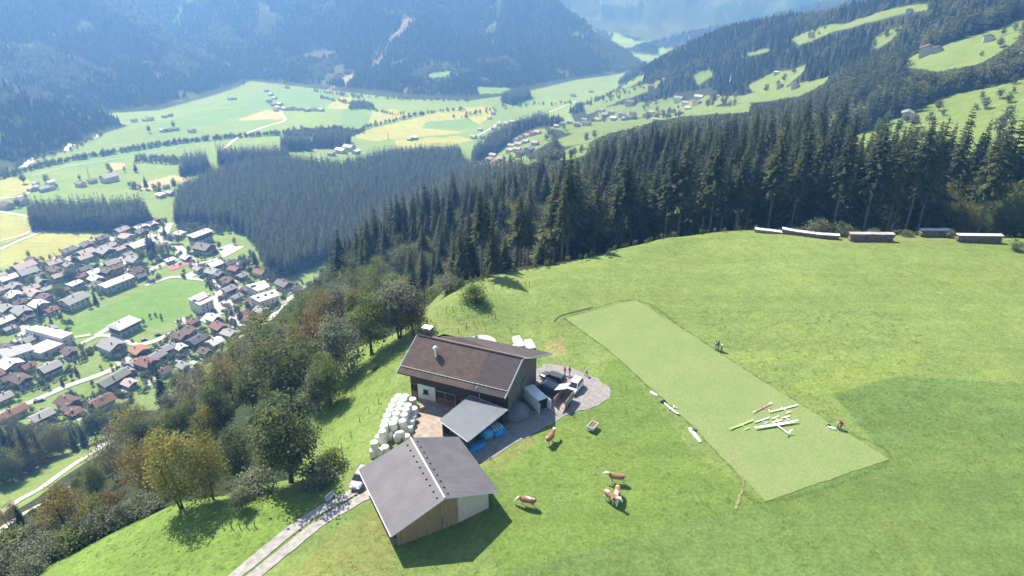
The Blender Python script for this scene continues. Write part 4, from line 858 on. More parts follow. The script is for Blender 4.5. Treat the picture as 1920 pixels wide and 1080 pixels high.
o = flat_block('hotel', [(483,545),(505,537),(495,526),(462,535)], 9, FLATW, "white flat-roofed hotel wing behind, beside the main road", 'hotel')
b = MB(); b.box((-4, 2, 9.4), (4, 2.5, .9)); b.obj('skylight', GLASS, o)
o = flat_block('hotel', [(487,565),(523,553),(514,543),(470,556)], 10, FLATW, "white flat-roofed hotel wing in front with dark balcony side", 'hotel')
b = MB()
for x in (-6, 0, 5): b.box((x, .5, 10.4), (2.2, 1.6, .9))
b.obj('skylight', GLASS, o)
# ranks that single each village house out: nearest landmark, then order among the houses of the same roof colour
LMK = [("the white school hall", 90, 625), ("the lone apartment house", 376, 560), ("the red sports court", 338, 501), ("the white hotel", 497, 545), ("the long olive-grey roof", 215, 712), ("the pale field by the wood", 120, 460)]
for o, px, py, c, det in HOUSES:
    lm = min(LMK, key=lambda l: math.hypot(px - l[1], py - l[2])); d0 = math.hypot(px - lm[1], py - lm[2])
    rank = 1 + sum(1 for q in HOUSES if q[3] == c and math.hypot(q[1] - lm[1], q[2] - lm[2]) < d0)
    o['label'] = f"{ROOFC[c][1]} house, {nth(rank)} nearest of its roof colour to {lm[0]}"
# hedges, shrubs and drives round the village houses
hx_, hy_ = [], []; DR = MB()
for o, px, py, c, det in HOUSES:
    x0, y0 = o.location.x, o.location.y
    for k in range(random.randint(8, 15)):
        a = random.uniform(0, 6.28); r_ = random.uniform(9, 15); lx_, ly_ = x0 + r_ * math.cos(a), y0 + r_ * math.sin(a); dx_, dy_ = math.cos(a + 1.6), math.sin(a + 1.6)
        for j in range(random.randint(1, 5)): hx_.append(lx_ + dx_ * 1.6 * j); hy_.append(ly_ + dy_ * 1.6 * j)
    a = o.rotation_euler.z + random.choice((0, 1.571, 3.14)); cx, cy = x0 + 8 * math.cos(a), y0 + 8 * math.sin(a); l, w = random.uniform(4, 8), random.uniform(2.2, 5); ca, sa = math.cos(a), math.sin(a)
    P = [(cx + u * ca - v * sa, cy + u * sa + v * ca) for u, v in ((-l,-w),(l,-w),(l,w),(-l,w))]; z = G(np.array([p[0] for p in P]), np.array([p[1] for p in P])) + .22
    DR.face([(p[0], p[1], zz) for p, zz in zip(P, z)])
tag(DR.obj('driveways', M['concrete']), kind='structure')
hx_, hy_ = np.array(hx_), np.array(hy_); kk = np.hypot(hx_, hy_) > 250
stuff('garden_hedges', hx_[kk], hy_[kk], RNG.uniform(1.4, 4.0, kk.sum()), FB)
# far rows and hamlets, walls and roofs only
FAR = {("hillside row of pink roofs", 'houses of the hillside row'): "908,290,14,p 900,299,14,p 893,307,14,p 918,284,14,p 925,293,14,p 916,301,14,p 929,306,14,r 905,312,14,p 891,315,12,p 938,272,12,p 950,270,12,r 958,265,12,p 968,264,12,p 978,260,12,r 986,256,13,p 1000,252,13,r 1008,250,12,p 959,275,13,p 972,272,13,p 986,267,12,p 955,284,14,w 970,282,15,p 992,282,18,g 1003,270,14,p 975,290,16,b 940,300,14,p 930,283,12,g 880,318,10,g",
 ("village strung along the slope", 'houses strung along the slope'): "1044,238,10,p 1055,234,11,g 1068,231,11,p 1082,235,14,g 1100,233,16,d 1096,226,11,g 1120,226,11,p 1134,217,12,g 1146,212,12,p 1150,223,12,w 1166,217,14,g 1172,224,11,p 1186,214,11,b 1182,194,18,r 1212,219,14,b 1222,212,10,p 1262,210,12,d 1272,187,18,g 1285,195,14,p 1310,184,16,w 1306,194,15,r 1290,204,10,w 1276,212,10,g 1230,226,10,p 1240,214,10,g 1128,208,10,g",
 ("hamlet in the middle of the valley", 'houses of the valley hamlet'): "500,171,8,g 508,178,9,g 515,185,9,p 505,191,10,b 513,197,12,g 522,203,12,p 534,205,11,g 547,205,12,b 561,205,12,g 576,207,13,p 590,206,12,b 602,207,12,p 525,196,10,w 539,165,8,r 517,207,10,r",
 ("farmstead on the flat left fields", 'farms on the flat left fields'): "432,186,10,g 440,186,8,b 252,227,12,b 281,224,14,b 272,226,9,g 309,219,10,g 320,217,9,b 305,246,12,g 318,245,11,d 330,243,12,b 360,246,14,r 60,356,14,p 72,353,14,g 84,356,18,g 96,354,14,d 68,346,12,g 95,344,14,w 152,347,18,d 174,341,16,d 206,336,30,p 14,388,24,b 42,380,26,d 302,368,16,w 320,364,16,g 312,352,10,d 5,383,14,g",
 ("buildings round the valley bend", 'buildings round the valley bend'): "778,260,12,w 768,262,9,g 888,258,12,g 905,258,10,g 900,244,9,p 926,242,10,g 936,235,10,g 950,233,10,p 962,230,11,w 972,228,10,g 985,226,10,g 918,222,8,g 925,214,8,b 640,284,20,w 655,279,22,g 622,290,14,d 668,286,14,w 632,276,12,g 1075,180,10,g 1108,172,8,g"}
for (nm, grp), txt in FAR.items():
    L_ = [t.split(',') for t in txt.split()]; L_.sort(key=lambda a: int(a[0]))
    for i, a in enumerate(L_):
        house(int(a[0]), int(a[1]), int(a[2]) * 1.0, a[3], detail=False, label=f"{ROOFC[a[3]][1]} small house, {nth(i + 1)} from the left in the {nm}", group=grp)
for px, py, w, c, lab in [(1738,98,34,'b',"brown farmhouse with long roof on the bright hill meadow at upper right"), (1757,96,18,'d',"dark barn end beside the brown farmhouse on the hill"), (1852,74,20,'d',"small dark barn on the upper right hill meadow"), (1704,23,11,'d',"tiny hut on the narrow top meadow"), (1462,163,14,'r',"small red farmhouse among the hill meadows"), (1490,163,18,'b',"brown farm roof among the hill meadows, right of the red one"), (1220,164,12,'o',"orange-fronted farmhouse alone in the wooded slope"), (1245,151,10,'w',"white farmhouse alone high in the wooded slope"), (1455,138,10,'w',"white hut beside the pale quarry track"), (1465,110,10,'p',"small pinkish hut high on the wooded slope"), (1700,218,26,'g',"grey roof half hidden behind the right-hand spruces")]:
    house(px, py, w, c, 'a', detail=False, label=lab, cat='farmhouse' if 'farm' in lab else 'hut', group=None, name='farmhouse' if 'farm' in lab else 'hut')
# garden trees of the village
random.seed(5)
GT = "283,470,26 268,486,20 304,476,24 286,487,18 316,470,20 290,476,16 262,476,14 322,452,16 335,452,14 130,520,18 140,518,16 118,560,28 108,555,22 62,530,16 85,525,14 30,598,12 66,612,10 97,605,8 270,606,12 282,594,8 292,591,7 302,593,7 303,598,7 372,592,10 430,580,16 435,587,12 153,655,14 158,663,12 165,660,10 226,672,10 82,722,14 93,728,10 118,720,10 135,708,10 145,700,10 136,742,16 174,720,10 190,690,8 210,688,10 283,693,12 300,690,14 247,705,12 35,745,12 62,770,12 170,765,14 160,780,16 455,550,12 465,575,14 452,600,12 446,580,10 470,510,14 505,512,14 460,500,16 480,495,14 415,490,12 425,520,10 395,540,8 355,470,12 412,463,12 440,455,12 400,480,8 385,485,8 200,455,10 140,490,12 110,488,10 165,498,10 185,500,10 240,455,10 218,520,16 145,528,12 50,560,12 10,570,14 20,600,14 78,590,12 180,565,14 190,555,10 170,575,10 345,640,8 375,660,10 330,665,8 350,700,16 370,690,14 275,720,14 300,725,16 55,480,10 95,485,8 205,430,12 230,425,12 250,440,8 310,440,12 45,340,14 88,340,12 108,352,8 35,385,12 50,372,10 300,360,12 328,350,16 275,352,10 255,320,8 205,318,12 210,322,9 234,320,8 280,246,10 326,238,10 457,158,8 535,158,8 300,350,10 565,240,6 500,252,5 250,352,8 150,335,7".split()
for i, t in enumerate(GT):
    a = [int(q) for q in t.split(',')]; p = hit(a[0], a[1] + a[2] * .3); d = math.hypot(p.x, p.y); k = random.choice(['dark', 'green', 'dark', 'willow', 'full', 'green'])
    lm = min(LMK, key=lambda l: math.hypot(a[0] - l[1], a[1] - l[2])); d0 = math.hypot(a[0] - lm[1], a[1] - lm[2]); rk = 1 + sum(1 for q in GT if math.hypot(int(q.split(',')[0]) - lm[1], int(q.split(',')[1]) - lm[2]) < d0)
    w_ = a[2] * d / F * 1.05; H = w_ * (1.25 if k != 'full' else 2.2)
    plant(k, p.x, p.y, H, f"{'conical' if k == 'full' else 'round'} garden tree, {nth(rk)} nearest of the garden trees to {lm[0]}", 'garden trees of the village', 1.0 if k != 'full' else 1.5, p.z)
# pylons
PYM = mat('galvanised steel', (.35,.36,.37), .5, .6)
def pylon(px, by, ty, label):
    p = hit(px, by); d = math.hypot(p.x, p.y); u, v, k = ray(px, ty); H = CZ + k * d / math.hypot(u, v) - p.z; b = MB(); w = H * .07
    for sx in (-1, 1):
        for sy in (-1, 1): b.tube([(sx*w, sy*w, 0), (sx*w*.25, sy*w*.25, H*.62), (0, 0, H)], [.14, .11, .08], 4)
    n = 7
    for i in range(n):
        z0, z1 = H*.62*i/n, H*.62*(i+1)/n; a0, a1 = w*(1-.75*i/n), w*(1-.75*(i+1)/n)
        for s in (-1, 1): b.tube([(-a0, s*a0, z0), (a1, s*a1, z1)], .06, 3); b.tube([(a0, s*a0, z0), (-a1, s*a1, z1)], .06, 3)
    o = empty('power_pylon', p, .6, label, 'pylon'); b.obj('tower', PYM, o)
    c = MB()
    for z, l in ((.66, .17), (.8, .13)): c.tube([(-H*l, 0, H*z), (0, 0, H*(z+.03)), (H*l, 0, H*z)], [.05, .12, .05], 4)
    c.obj('crossarm', PYM, o)
pylon(168, 335, 308, "thin steel power pylon behind the left farm roofs"); pylon(406, 282, 258, "thin steel power pylon beside the pale field road"); pylon(728, 262, 248, "thin distant power pylon on the yellow fields")
# ------------------------------------------------------------------ the farm
random.seed(3)
M['tile'] = stripes(stripes(mat('brown roof tiles', (.125,.086,.074), .8, 0, .22, 1.2), 'Y', 1.0, .62, 1.18, .05, 'SAW'), 'X', .95, .86, 1.08)
M['tiled'] = stripes(stripes(mat('dark newer tiles', (.082,.066,.068), .7, 0, .15, 1.2), 'Y', 1.0, .62, 1.18, .05, 'SAW'), 'X', .95, .86, 1.08)
M['tilep'] = stripes(mat('weathered pale tiles', (.20,.14,.125), .85, 0, .25, .8), 'X', .95, .8, 1.1)
M['shedroof'] = stripes(stripes(mat('grey ribbed roofing', (.132,.124,.136), .6, 0, .16, .45, spec=.4), 'X', 1.25, .72, 1.2, .03), 'Y', .9, .9, 1.06)
M['leanroof'] = stripes(mat('blue grey sheet roofing', (.115,.13,.155), .6, 0, .12, .6, spec=.5), 'X', 1.3, .88, 1.06, .02)
M['larchw'] = stripes(mat('fresh larch boards', (.33,.22,.12), .8, 0, .25, 2, vs=(4, 4, .4)), 'X', 1.5, .75, 1.1, .01)
M['pale'] = stripes(mat('pale boarding', (.55,.49,.42), .8, 0, .12, 2, vs=(4, 4, .4)), 'X', 1.5, .9, 1.05)
M['greyw'] = stripes(mat('weathered grey boards', (.15,.13,.115), .9, 0, .25, 2, vs=(4, 4, .4)), 'Y', 1.5, .75, 1.1, .01)
M['darkw'] = stripes(mat('dark brown boards', (.055,.036,.028), .85, 0, .25, 2, vs=(4, 4, .4)), 'X', 1.5, .75, 1.1, .01)
M['redw'] = mat('reddish brown door boards', (.19,.095,.06), .8, 0, .2, 2); M['plaster'] = mat('white plaster', (.66,.65,.63), .9, 0, .06, .8)
M['trim'] = mat('pale roof edge', (.55,.54,.53), .5, 0, .05); M['steel'] = mat('bright sheet steel', (.62,.63,.65), .3, .8, .05); M['white'] = mat('white paint', (.78,.78,.76), .4, 0, .04, 1)
M['black'] = mat('black plastic', (.018,.018,.02), .5, 0, .1); M['rubber'] = mat('rubber tyre', (.02,.02,.02), .85); M['wood'] = mat('raw timber', (.30,.21,.13), .85, 0, .25, 3); M['dkgrey'] = mat('dark grey paint', (.07,.075,.085), .35, 0, .05, 1, spec=.6)
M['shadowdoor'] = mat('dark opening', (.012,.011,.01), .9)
class Frame:
    def __init__(s, o, ang): s.o = Vector((o[0], o[1], 0)); s.a = ang; s.R = Matrix.Rotation(-ang, 3, 'Z')
    def __call__(s, p, z=None): v = s.R @ (Vector((p[0], p[1], 0)) - s.o); v.z = p[2] if z is None else z; return v
def slab(b, quad, th, m=0, mt=None):       # roof plane given by its four upper corners, with thickness
    q = [Vector(p) for p in quad]; d = Vector((0, 0, -th)); n = len(q)
    b.face(q, m); b.face([p + d for p in q][::-1], m if mt is None else mt)
    for i in range(n): b.face([q[i], q[i] + d, q[(i+1) % n] + d, q[(i+1) % n]], m if mt is None else mt)
def lerp(a, b, t): return Vector(a).lerp(Vector(b), t)
# --- big front shed
L0, L1, R0, R1, E0, E1 = atz(733,1006,3.0), atz(672,881,3.0), atz(834,934,6.0), atz(770,821,6.0), atz(936,922,3.1), atz(860,819,3.1)
ang = math.atan2(R1.y - R0.y, R1.x - R0.x); c0 = (R0 + R1) / 2; fr = Frame(c0, ang)
sh = empty('hay_shed', (c0.x, c0.y, 0), ang, "big grey-roofed timber shed in the foreground beside the gravel track", 'shed')
l0, l1, r0, r1, e0, e1 = [fr(p) for p in (L0, L1, R0, R1, E0, E1)]
rf = MB(); slab(rf, [l0, r0, r1, l1], .16, 0, 1); slab(rf, [r0 + Vector((0,0,.004)), e0, e1, r1 + Vector((0,0,.004))], .16, 0, 1); roof = rf.obj('roof', [M['shedroof'], M['darkw']], sh)
tr = MB()
for a, b_ in ((l0, r0), (r0, e0), (l1, r1), (r1, e1), (l0, l1)): tr.tube([a + Vector((0,0,-.06)), b_ + Vector((0,0,-.06))], .10, 4)
tr.tube([r0 + Vector((0,0,.05)), r1 + Vector((0,0,.05))], .13, 6); tr.obj('roof_edge', M['trim'], roof)
for side, (a, b_, e_a, e_b) in enumerate(((r0, r1, l0, l1), (r0, r1, e0, e1))):
    for i in range(10):
        t = (i + .6) / 10.4; p = lerp(lerp(a, b_, t), lerp(e_a, e_b, t), .105 if side == 0 else .09); g1 = MB(); g1.box((0,0,.06), (.26,.07,.13)); g1.face([(-.13,.04,.004),(.13,.04,.004),(.13,.16,.004),(-.13,.16,.004)])
        if i == 0 and side == 0: SG = g1.data('snow_guard', M['black'])
        q = link(bpy.data.objects.new('snow_guard', SG), roof); q.location = p; q.rotation_euler = (0, 0, math.pi / 2 if side else -math.pi / 2)
w = MB(); ins = 1.1
def wp(t, s, z=None):   # s -1 left wall .. 1 right wall, t along ridge
    rr = lerp(r0, r1, t); ee = lerp(l0, l1, t) if s < 0 else lerp(e0, e1, t); p = lerp(rr, ee, abs(s)); 
    return Vector((p.x, p.y, (p.z - .18) if z is None else z))
ta, tb, sl_, sr_ = .085, .95, -.86, .86
w.face([wp(ta, sl_, -.5), wp(ta, .28, -.5), wp(ta, .28), wp(ta, 0), wp(ta, sl_)], 0); w.face([wp(ta, .28, -.5), wp(ta, sr_, -.5), wp(ta, sr_), wp(ta, .28)], 1)
w.face([wp(tb, sl_, -.5), wp(tb, sl_), wp(tb, 0), wp(tb, sr_), wp(tb, sr_, -.5)], 0)
w.face([wp(ta, sl_, -.5), wp(ta, sl_), wp(tb, sl_), wp(tb, sl_, -.5)], 2); w.face([wp(ta, sr_, -.5), wp(tb, sr_, -.5), wp(tb, sr_), wp(ta, sr_)], 2)
M['larchx'] = stripes(mat('larch gable boards', (.33,.225,.125), .8, 0, .3, 2, vs=(1, 4, .4)), 'Y', 1.5, .75, 1.1, .01); M['palex'] = stripes(mat('pale gable boards', (.56,.50,.43), .8, 0, .1, 2), 'Y', 1.5, .92, 1.04)
w.obj('wall', [M['larchx'], M['palex'], M['greyw']], sh)
b = MB(); pz = wp(ta - .012, -.05, 1.0); b.tube([wp(ta - .012, -.02, .1), wp(ta - .012, -.02, 2.3)], .07, 6); b.obj('post', M['greyw'], sh)
b = MB(); b.tube([wp(ta + .01, -.93, 0), wp(ta + .01, -.95, 2.9)], .09, 6); b.box(wp(ta, -.9, 1.2), (.5, .5, .9)); b.obj('corner_post', M['greyw'], sh)
# --- barn with stable
A_, B_, C_, D_ = atz(745,697,5), atz(946,748,5), atz(782,628,8.6), atz(981,672,8.6); ang = math.atan2(D_.y - C_.y, D_.x - C_.x); fr = Frame((C_ + D_) / 2, ang); cc_ = (C_ + D_) / 2
bn = empty('barn', (cc_.x, cc_.y, 0), ang, "large brown-tiled barn with dark timber walls and a white plastered corner", 'barn')
a_, b_, c_, d_ = [fr(p) for p in (A_, B_, C_, D_)]; hl = (d_.x - c_.x) / 2
c_, d_ = Vector((-hl, 0, 8.6)), Vector((hl, 0, 8.6)); a_, b_ = Vector((a_.x, a_.y, 5)), Vector((b_.x, b_.y, 5)); ey = (a_.y + b_.y) / 2; a_.y = b_.y = ey
rf = MB(); tq = .70
slab(rf, [a_, lerp(a_, b_, tq), lerp(c_, d_, tq), c_], .22, 0, 3); slab(rf, [lerp(a_, b_, tq + .0005), b_, d_, lerp(c_, d_, tq + .0005)], .22, 1, 3)
k1, k2 = Vector((-hl, 3.3, 6.75)), Vector((hl, 3.3, 6.75)); f1, f2 = Vector((-hl + 6, 8.0, 5.2)), Vector((hl + 1.6, 8.6, 5.0)); k0 = Vector((-hl + 4.5, 3.3, 6.75)); f0 = Vector((-hl, 5.6, 5.4))
up = Vector((0, 0, .003)); slab(rf, [c_ + up, d_ + up, k2, k1], .22, 2, 3); slab(rf, [k1 - up, k2 - up, f2, f1, f0], .22, 1, 3)
roof = rf.obj('roof', [M['tile'], M['tiled'], M['tilep'], M['darkw']], bn)
tr = MB()
for p, q in ((a_, c_), (b_, d_), (k2, f2)): tr.tube([Vector(p) + Vector((0,0,-.05)), Vector(q) + Vector((0,0,-.05))], .13, 4)
tr.tube([d_, k2], .11, 4); tr.tube([k2, f2], .12, 4); tr.obj('roof_edge', M['trim'], roof)
tr = MB(); tr.tube([c_ + Vector((0,0,.06)), d_ + Vector((0,0,.06))], .14, 6); tr.obj('ridge', M['tiled'], roof)
sg = MB(); s0, s1 = lerp(a_, c_, .16) + Vector((0,0,.14)), lerp(b_, d_, .16) + Vector((0,0,.14)); sg.tube([s0, s1], .045, 5)
for i in range(24): p = lerp(s0, s1, (i + .5) / 24); sg.box(p - Vector((0,0,.07)), (.07,.14,.2))
sg.obj('snow_rail', M['trim'], roof)
v = MB(); p = fr(atz(817,658,8.0)); slope = (8.6 - 5) / abs(ey); p = Vector((p.x, p.y, 8.6 - abs(p.y) * slope)); v.lathe([(.36,-.4),(.36,1.0),(.50,1.05),(.50,1.35),(.30,1.6),(.05,1.72)], p, 16); v.obj('vent', M['steel'], roof)
ch = MB(); p = Vector((-hl + 1.2, 1.3, 8.1)); ch.box(p + Vector((0,0,.4)), (1.3, .9, 1.4)); ch.obj('chimney', M['greyw'], roof)
ch = MB(); 
for sx in (-.5, .5):
    for sy in (-.35, .35): ch.box(p + Vector((sx, sy, 1.3)), (.12, .12, .5))
ch.box(p + Vector((0,0,1.5)), (1.6, 1.2, .10)); ch.obj('chimney_cap', M['white'], roof)
fy = ey + 1.35; by_ = 7.2; xl, xr = -hl + .95, hl - .55; zt = 5.0 + 1.35 * slope - .2
w = MB(); xs_ = [xl, xl + 1.25, xl + 4.1, xr]
def wall_f(x0, x1, z0, z1, m): w.face([(x0, fy, z0), (x1, fy, z0), (x1, fy, z1), (x0, fy, z1)], m)
wall_f(xl, xl + 1.25, -.5, 2.6, 2); wall_f(xl + 1.25, xl + 4.3, -.5, 2.75, 1); wall_f(xl, xl + 1.25, 2.6, zt, 0); wall_f(xl + 1.25, xl + 4.3, 2.75, zt, 0); wall_f(xl + 4.3, xr, -.5, zt, 0)
pr = [(fy, zt), (0, 8.35), (3.3, 6.5), (by_, 5.15), (by_, -.5), (fy, -.5)]
for x, m in ((xl, 4), (xr, 3)): w.face([(x, y, z) for y, z in (pr if x < 0 else pr[::-1])], m)
w.face([(xl, by_, -.5), (xl, by_, 5.1), (xr, by_, 5.1), (xr, by_, -.5)], 4)
w.obj('wall', [M['darkw'], M['plaster'], M['redw'], M['greyw'], M['darkw']], bn)
def panel(x0, x1, z0, z1, m, name, dy=.05, th=.08):
    q = MB(); q.box(((x0+x1)/2, fy - dy, (z0+z1)/2), (x1-x0, th, z1-z0)); return q.obj(name, m, bn)
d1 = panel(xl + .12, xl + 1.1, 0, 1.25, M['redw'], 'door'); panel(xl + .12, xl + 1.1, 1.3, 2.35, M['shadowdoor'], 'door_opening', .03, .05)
wn = panel(xl + 2.25, xl + 3.05, 1.35, 2.0, GLASS, 'window'); q = MB(); q.box((xl + 2.65, fy - .1, 1.22), (1.0, .25, .12)); q.obj('sill', M['greyw'], wn)
dr = panel(xl + 4.5, xl + 7.7, 0, 1.25, M['redw'], 'stable_door'); 
for i in range(2): panel(xl + 4.65 + 1.6 * i, xl + 5.95 + 1.6 * i, 1.32, 2.3, GLASS, 'stable_window')
q = MB(); q.box((xl + 6.1, fy - .12, 2.45), (3.5, .14, .14)); q.box((xl + 7.82, fy - .12, 1.2), (.14, .14, 2.5)); q.box((xl + 6.08, fy - .12, 1.8), (.12, .12, 1.1)); q.obj('door_frame', M['wood'], dr)
dr = panel(xl + 8.8, xl + 11.6, 0, 2.1, M['redw'], 'wooden_gate')
q = MB()
for z in (.3, 1.0, 1.8): q.box((xl + 10.2, fy - .13, z), (2.9, .06, .14))
for x in (8.85, 9.6, 10.2, 10.9, 11.55): q.box((xl + x, fy - .16, 1.05), (.12, .05, 2.1))
q.obj('gate_rails', M['wood'], dr)
q = MB(); q.tube([(xl + 11.9, fy - .15, 0), (xl + 11.9, fy - .15, zt - .3), (xl + 11.9, ey + .1, zt - .1)], .055, 6); q.obj('downpipe', M['trim'], bn)
q = MB(); q.box((xr + .06, 2.2, 2.2), (.1, 3.0, 3.2)); q.obj('gable_door', M['greyw'], bn); q = MB(); q.tube([(xr + .15, -1.8, .1), (xr + .7, -2.9, 3.2)], .06, 5); q.tube([(xr + .15, -1.4, .1), (xr + .7, -2.5, 3.2)], .06, 5); q.obj('ladder', M['greyw'], bn)
# --- lean-to shelter
P4 = [atz(823,788,3.2), atz(882,741,3.6), atz(952,768,3.6), atz(877,828,3.0)]; ang = math.atan2(P4[2].y - P4[1].y, P4[2].x - P4[1].x); cc_ = sum(P4, Vector()) / 4; fr = Frame(cc_, ang)
lt = empty('lean_to', (cc_.x, cc_.y, 0), ang, "open lean-to with blue-grey sheet roof between barn and front shed", 'shelter'); q4 = [fr(p) for p in P4]
rf = MB(); slab(rf, q4[::-1], .10); roof = rf.obj('roof', M['leanroof'], lt); tr = MB()
for i in range(4): tr.tube([q4[i] - Vector((0,0,.05)), q4[(i+1) % 4] - Vector((0,0,.05))], .08, 4)
tr.obj('roof_edge', M['trim'], roof)
q = MB(); ctr = sum(q4, Vector()) / 4
for i in range(4):
    p = lerp(q4[i], ctr, .12); q.box((p.x, p.y, (p.z - .3) / 2), (.2, .2, p.z - .1))
q.obj('posts', M['darkw'], lt); q = MB()
i0, i1, i2, i3 = [lerp(p, ctr, .12) for p in q4]
q.face([(i0.x, i0.y, 0), (i1.x, i1.y, 0), (i1.x, i1.y, 3), (i0.x, i0.y, 3)]); q.face([(i1.x, i1.y, 0), (i2.x, i2.y, 0), (i2.x, i2.y, 3), (i1.x, i1.y, 3)]); q.face([(i3.x, i3.y, 0), (i0.x, i0.y, 0), (i0.x, i0.y, 1.1), (i3.x, i3.y, 1.1)]); q.obj('wall', M['darkw'], lt)
# --- round grey tarpaulin-covered heap and manure pit
q = MB(); q.lathe([(2.3,-.2),(2.25,.7),(1.9,1.3),(1.0,1.75),(.2,1.9)], (0,0,0), 26); o = q.obj('covered_heap', mat('grey tarpaulin', (.16,.17,.18), .6, 0, .12, 1.5, .04, 4), None, True); o.location = atz(966,772,.6) * 1; o.location.z = 0; tag(o, "round heap under grey tarpaulin at the barn corner beside the white van", 'covered heap')
p = atz(903,642,1.0); pit = empty('manure_tank', (p.x, p.y, 0), 0, "round white-rimmed concrete tank half hidden behind the barn", 'tank')
q = MB(); q.lathe([(2.6,-.5),(2.6,1.0),(2.45,1.02),(2.4,1.0)], (0,0,0), 36); q.obj('tank_wall', M['concrete'], pit); q = MB(); q.lathe([(2.38,.9),(1.2,1.0),(.1,1.03)], (0,0,0), 36); q.obj('lid', mat('pale concrete lid', (.62,.58,.56), .9, 0, .12, 1.2), pit)
q = MB(); q.box((-.9, .6, 1.3), (.5,.5,.7)); q.box((-.9,.6,1.75), (.6,.6,.2)); q.obj('pump', M['dkgrey'], pit); q = MB(); q.tube([(-2.6, .8, .2), (-1.7, 1.6, 2.1)], .05, 5); q.obj('lever', M['trim'], pit)
# --- white wrapped bales
M['wrap'] = mat('white stretch film', (.68,.71,.62), .42, 0, .05, 2, .012, 9, spec=.4)
bl = MB(); bl.lathe([(.2,0.0),(.56,.0),(.62,.06),(.635,.6),(.625,1.12),(.56,1.2),(.25,1.215),(.02,1.2)], (0,0,0), 22); BALE = bl.data('bale', M['wrap'], True)
BL = [(498+455/6.75*0+249.0,0,0)][:0]
TOP = [(747,741),(760,741),(740,749),(756,748),(735,759),(751,757),(765,759),(731,768),(747,766),(761,767),(726,778),(743,775),(758,776),(723,788),(740,785),(755,788),(720,797),(737,793),(717,808)]
LOW = [(774,747),(776,764),(774,778),(770,788),(767,799),(729,812),(745,816),(762,816),(710,817),(711,842),(700,843),(722,837)]
n_ = 0
def bale(px, py, z, lab, tilt=(0, 0)):
    p = atz(px, py, z + 1.2); o = link(bpy.data.objects.new('round_bale', BALE)); o.location = (p.x, p.y, z); o.rotation_euler = (tilt[0], tilt[1], random.uniform(0, 6)); s = random.uniform(.88, .97); o.scale = (s, s, random.uniform(.95, 1.05)); tag(o, lab, 'bale', 'white wrapped bales stacked beside the barn'); return o
for i, (px, py) in enumerate(TOP): bale(px, py, 1.2, f"white wrapped round bale in the upper layer, {nth(i + 1)} counting from the barn end")
bale(752, 801, 1.15, "white round bale tipped on its side at the front of the upper layer", (1.1, .3)); bale(702, 829, 1.2, "white round bale on top of the small front heap by the shed")
for i, (px, py) in enumerate(LOW): bale(px, py, 0, f"white wrapped round bale in the lower layer, {nth(i + 1)} counting from the barn along the edge")
# base layer carrying the upper bales
for i, (px, py) in enumerate(TOP[::1]):
    o = bale(px, py + 0, 0, "white wrapped round bale buried under the upper layer of the stack"); 
    u = atz(px, py, 2.4); o.location.x, o.location.y = u.x + .05, u.y
# --- blue tarps, boards, farm clutter beside the lean-to
M['blue'] = mat('blue tarpaulin', (.03,.24,.58), .45, 0, .2, 1.5, .03, 4); M['cyan'] = mat('turquoise tarpaulin', (.05,.38,.58), .45, 0, .2, 1.5, .03, 4)
def lump(name, px, py, dims, rz, m, label, cat, seed=0, extra=None):
    r = random.Random(seed); bm = bmesh.new(); bmesh.ops.create_icosphere(bm, subdivisions=3, radius=1)
    for v in bm.verts:
        c = v.co.copy(); e = .55; c = Vector([math.copysign(abs(t) ** e, t) for t in c]); n = 1 + .12 * (r.random() - .5); v.co = Vector((c.x * dims[0] / 2, c.y * dims[1] / 2, (c.z * .5 + .5) * dims[2])) * n
    me = bpy.data.meshes.new(name); bm.to_mesh(me); bm.free(); me.materials.append(m); me.polygons.foreach_set('use_smooth', [True] * len(me.polygons))
    p = atz(px, py, dims[2] * .5); o = link(bpy.data.objects.new(name, me)); o.location = (p.x, p.y, -.05); o.rotation_euler = (0, 0, rz); tag(o, label, cat); return o
lump('covered_pile', 913, 812, (1.9,1.7,1.7), .6, M['cyan'], "turquoise tarpaulin-wrapped pile under the lean-to edge", 'covered pile', 1)
o = lump('covered_pile', 932, 806, (2.0,2.2,1.7), .6, M['blue'], "blue tarpaulin-covered pile topped with white film", 'covered pile', 2); q = MB(); 
for i in range(4): q.tube([(-.8 + .4 * i, -.8, 1.62), (-.75 + .42 * i, .1, 1.76), (-.7 + .4 * i, .9, 1.6)], .12, 5)
q.obj('film', M['white'], o)
o = lump('covered_pile', 893, 838, (3.2,1.2,1.1), .75, M['blue'], "long low blue-covered pile along the gravel drive", 'covered pile', 3)
def boards(px, py, n, L, rz, label, m='wood'):
    q = MB(); r = random.Random(n)
    for i in range(n): q.box((r.uniform(-.1,.1), (i % 4 - 1.5) * .26, .08 + .1 * (i // 4)), (L * r.uniform(.85, 1), .24, .08), r.uniform(-.05,.05))
    o = q.obj('board_stack', M[m]); p = atz(px, py, .3); o.location = (p.x, p.y, .02); o.rotation_euler = (0, 0, rz); tag(o, label, 'boards'); return o
boards(912, 829, 16, 3.0, .7, "stack of weathered boards beside the long blue-covered pile"); boards(871, 836, 12, 2.2, .7, "short pile of brown boards under the lean-to corner", 'redw')
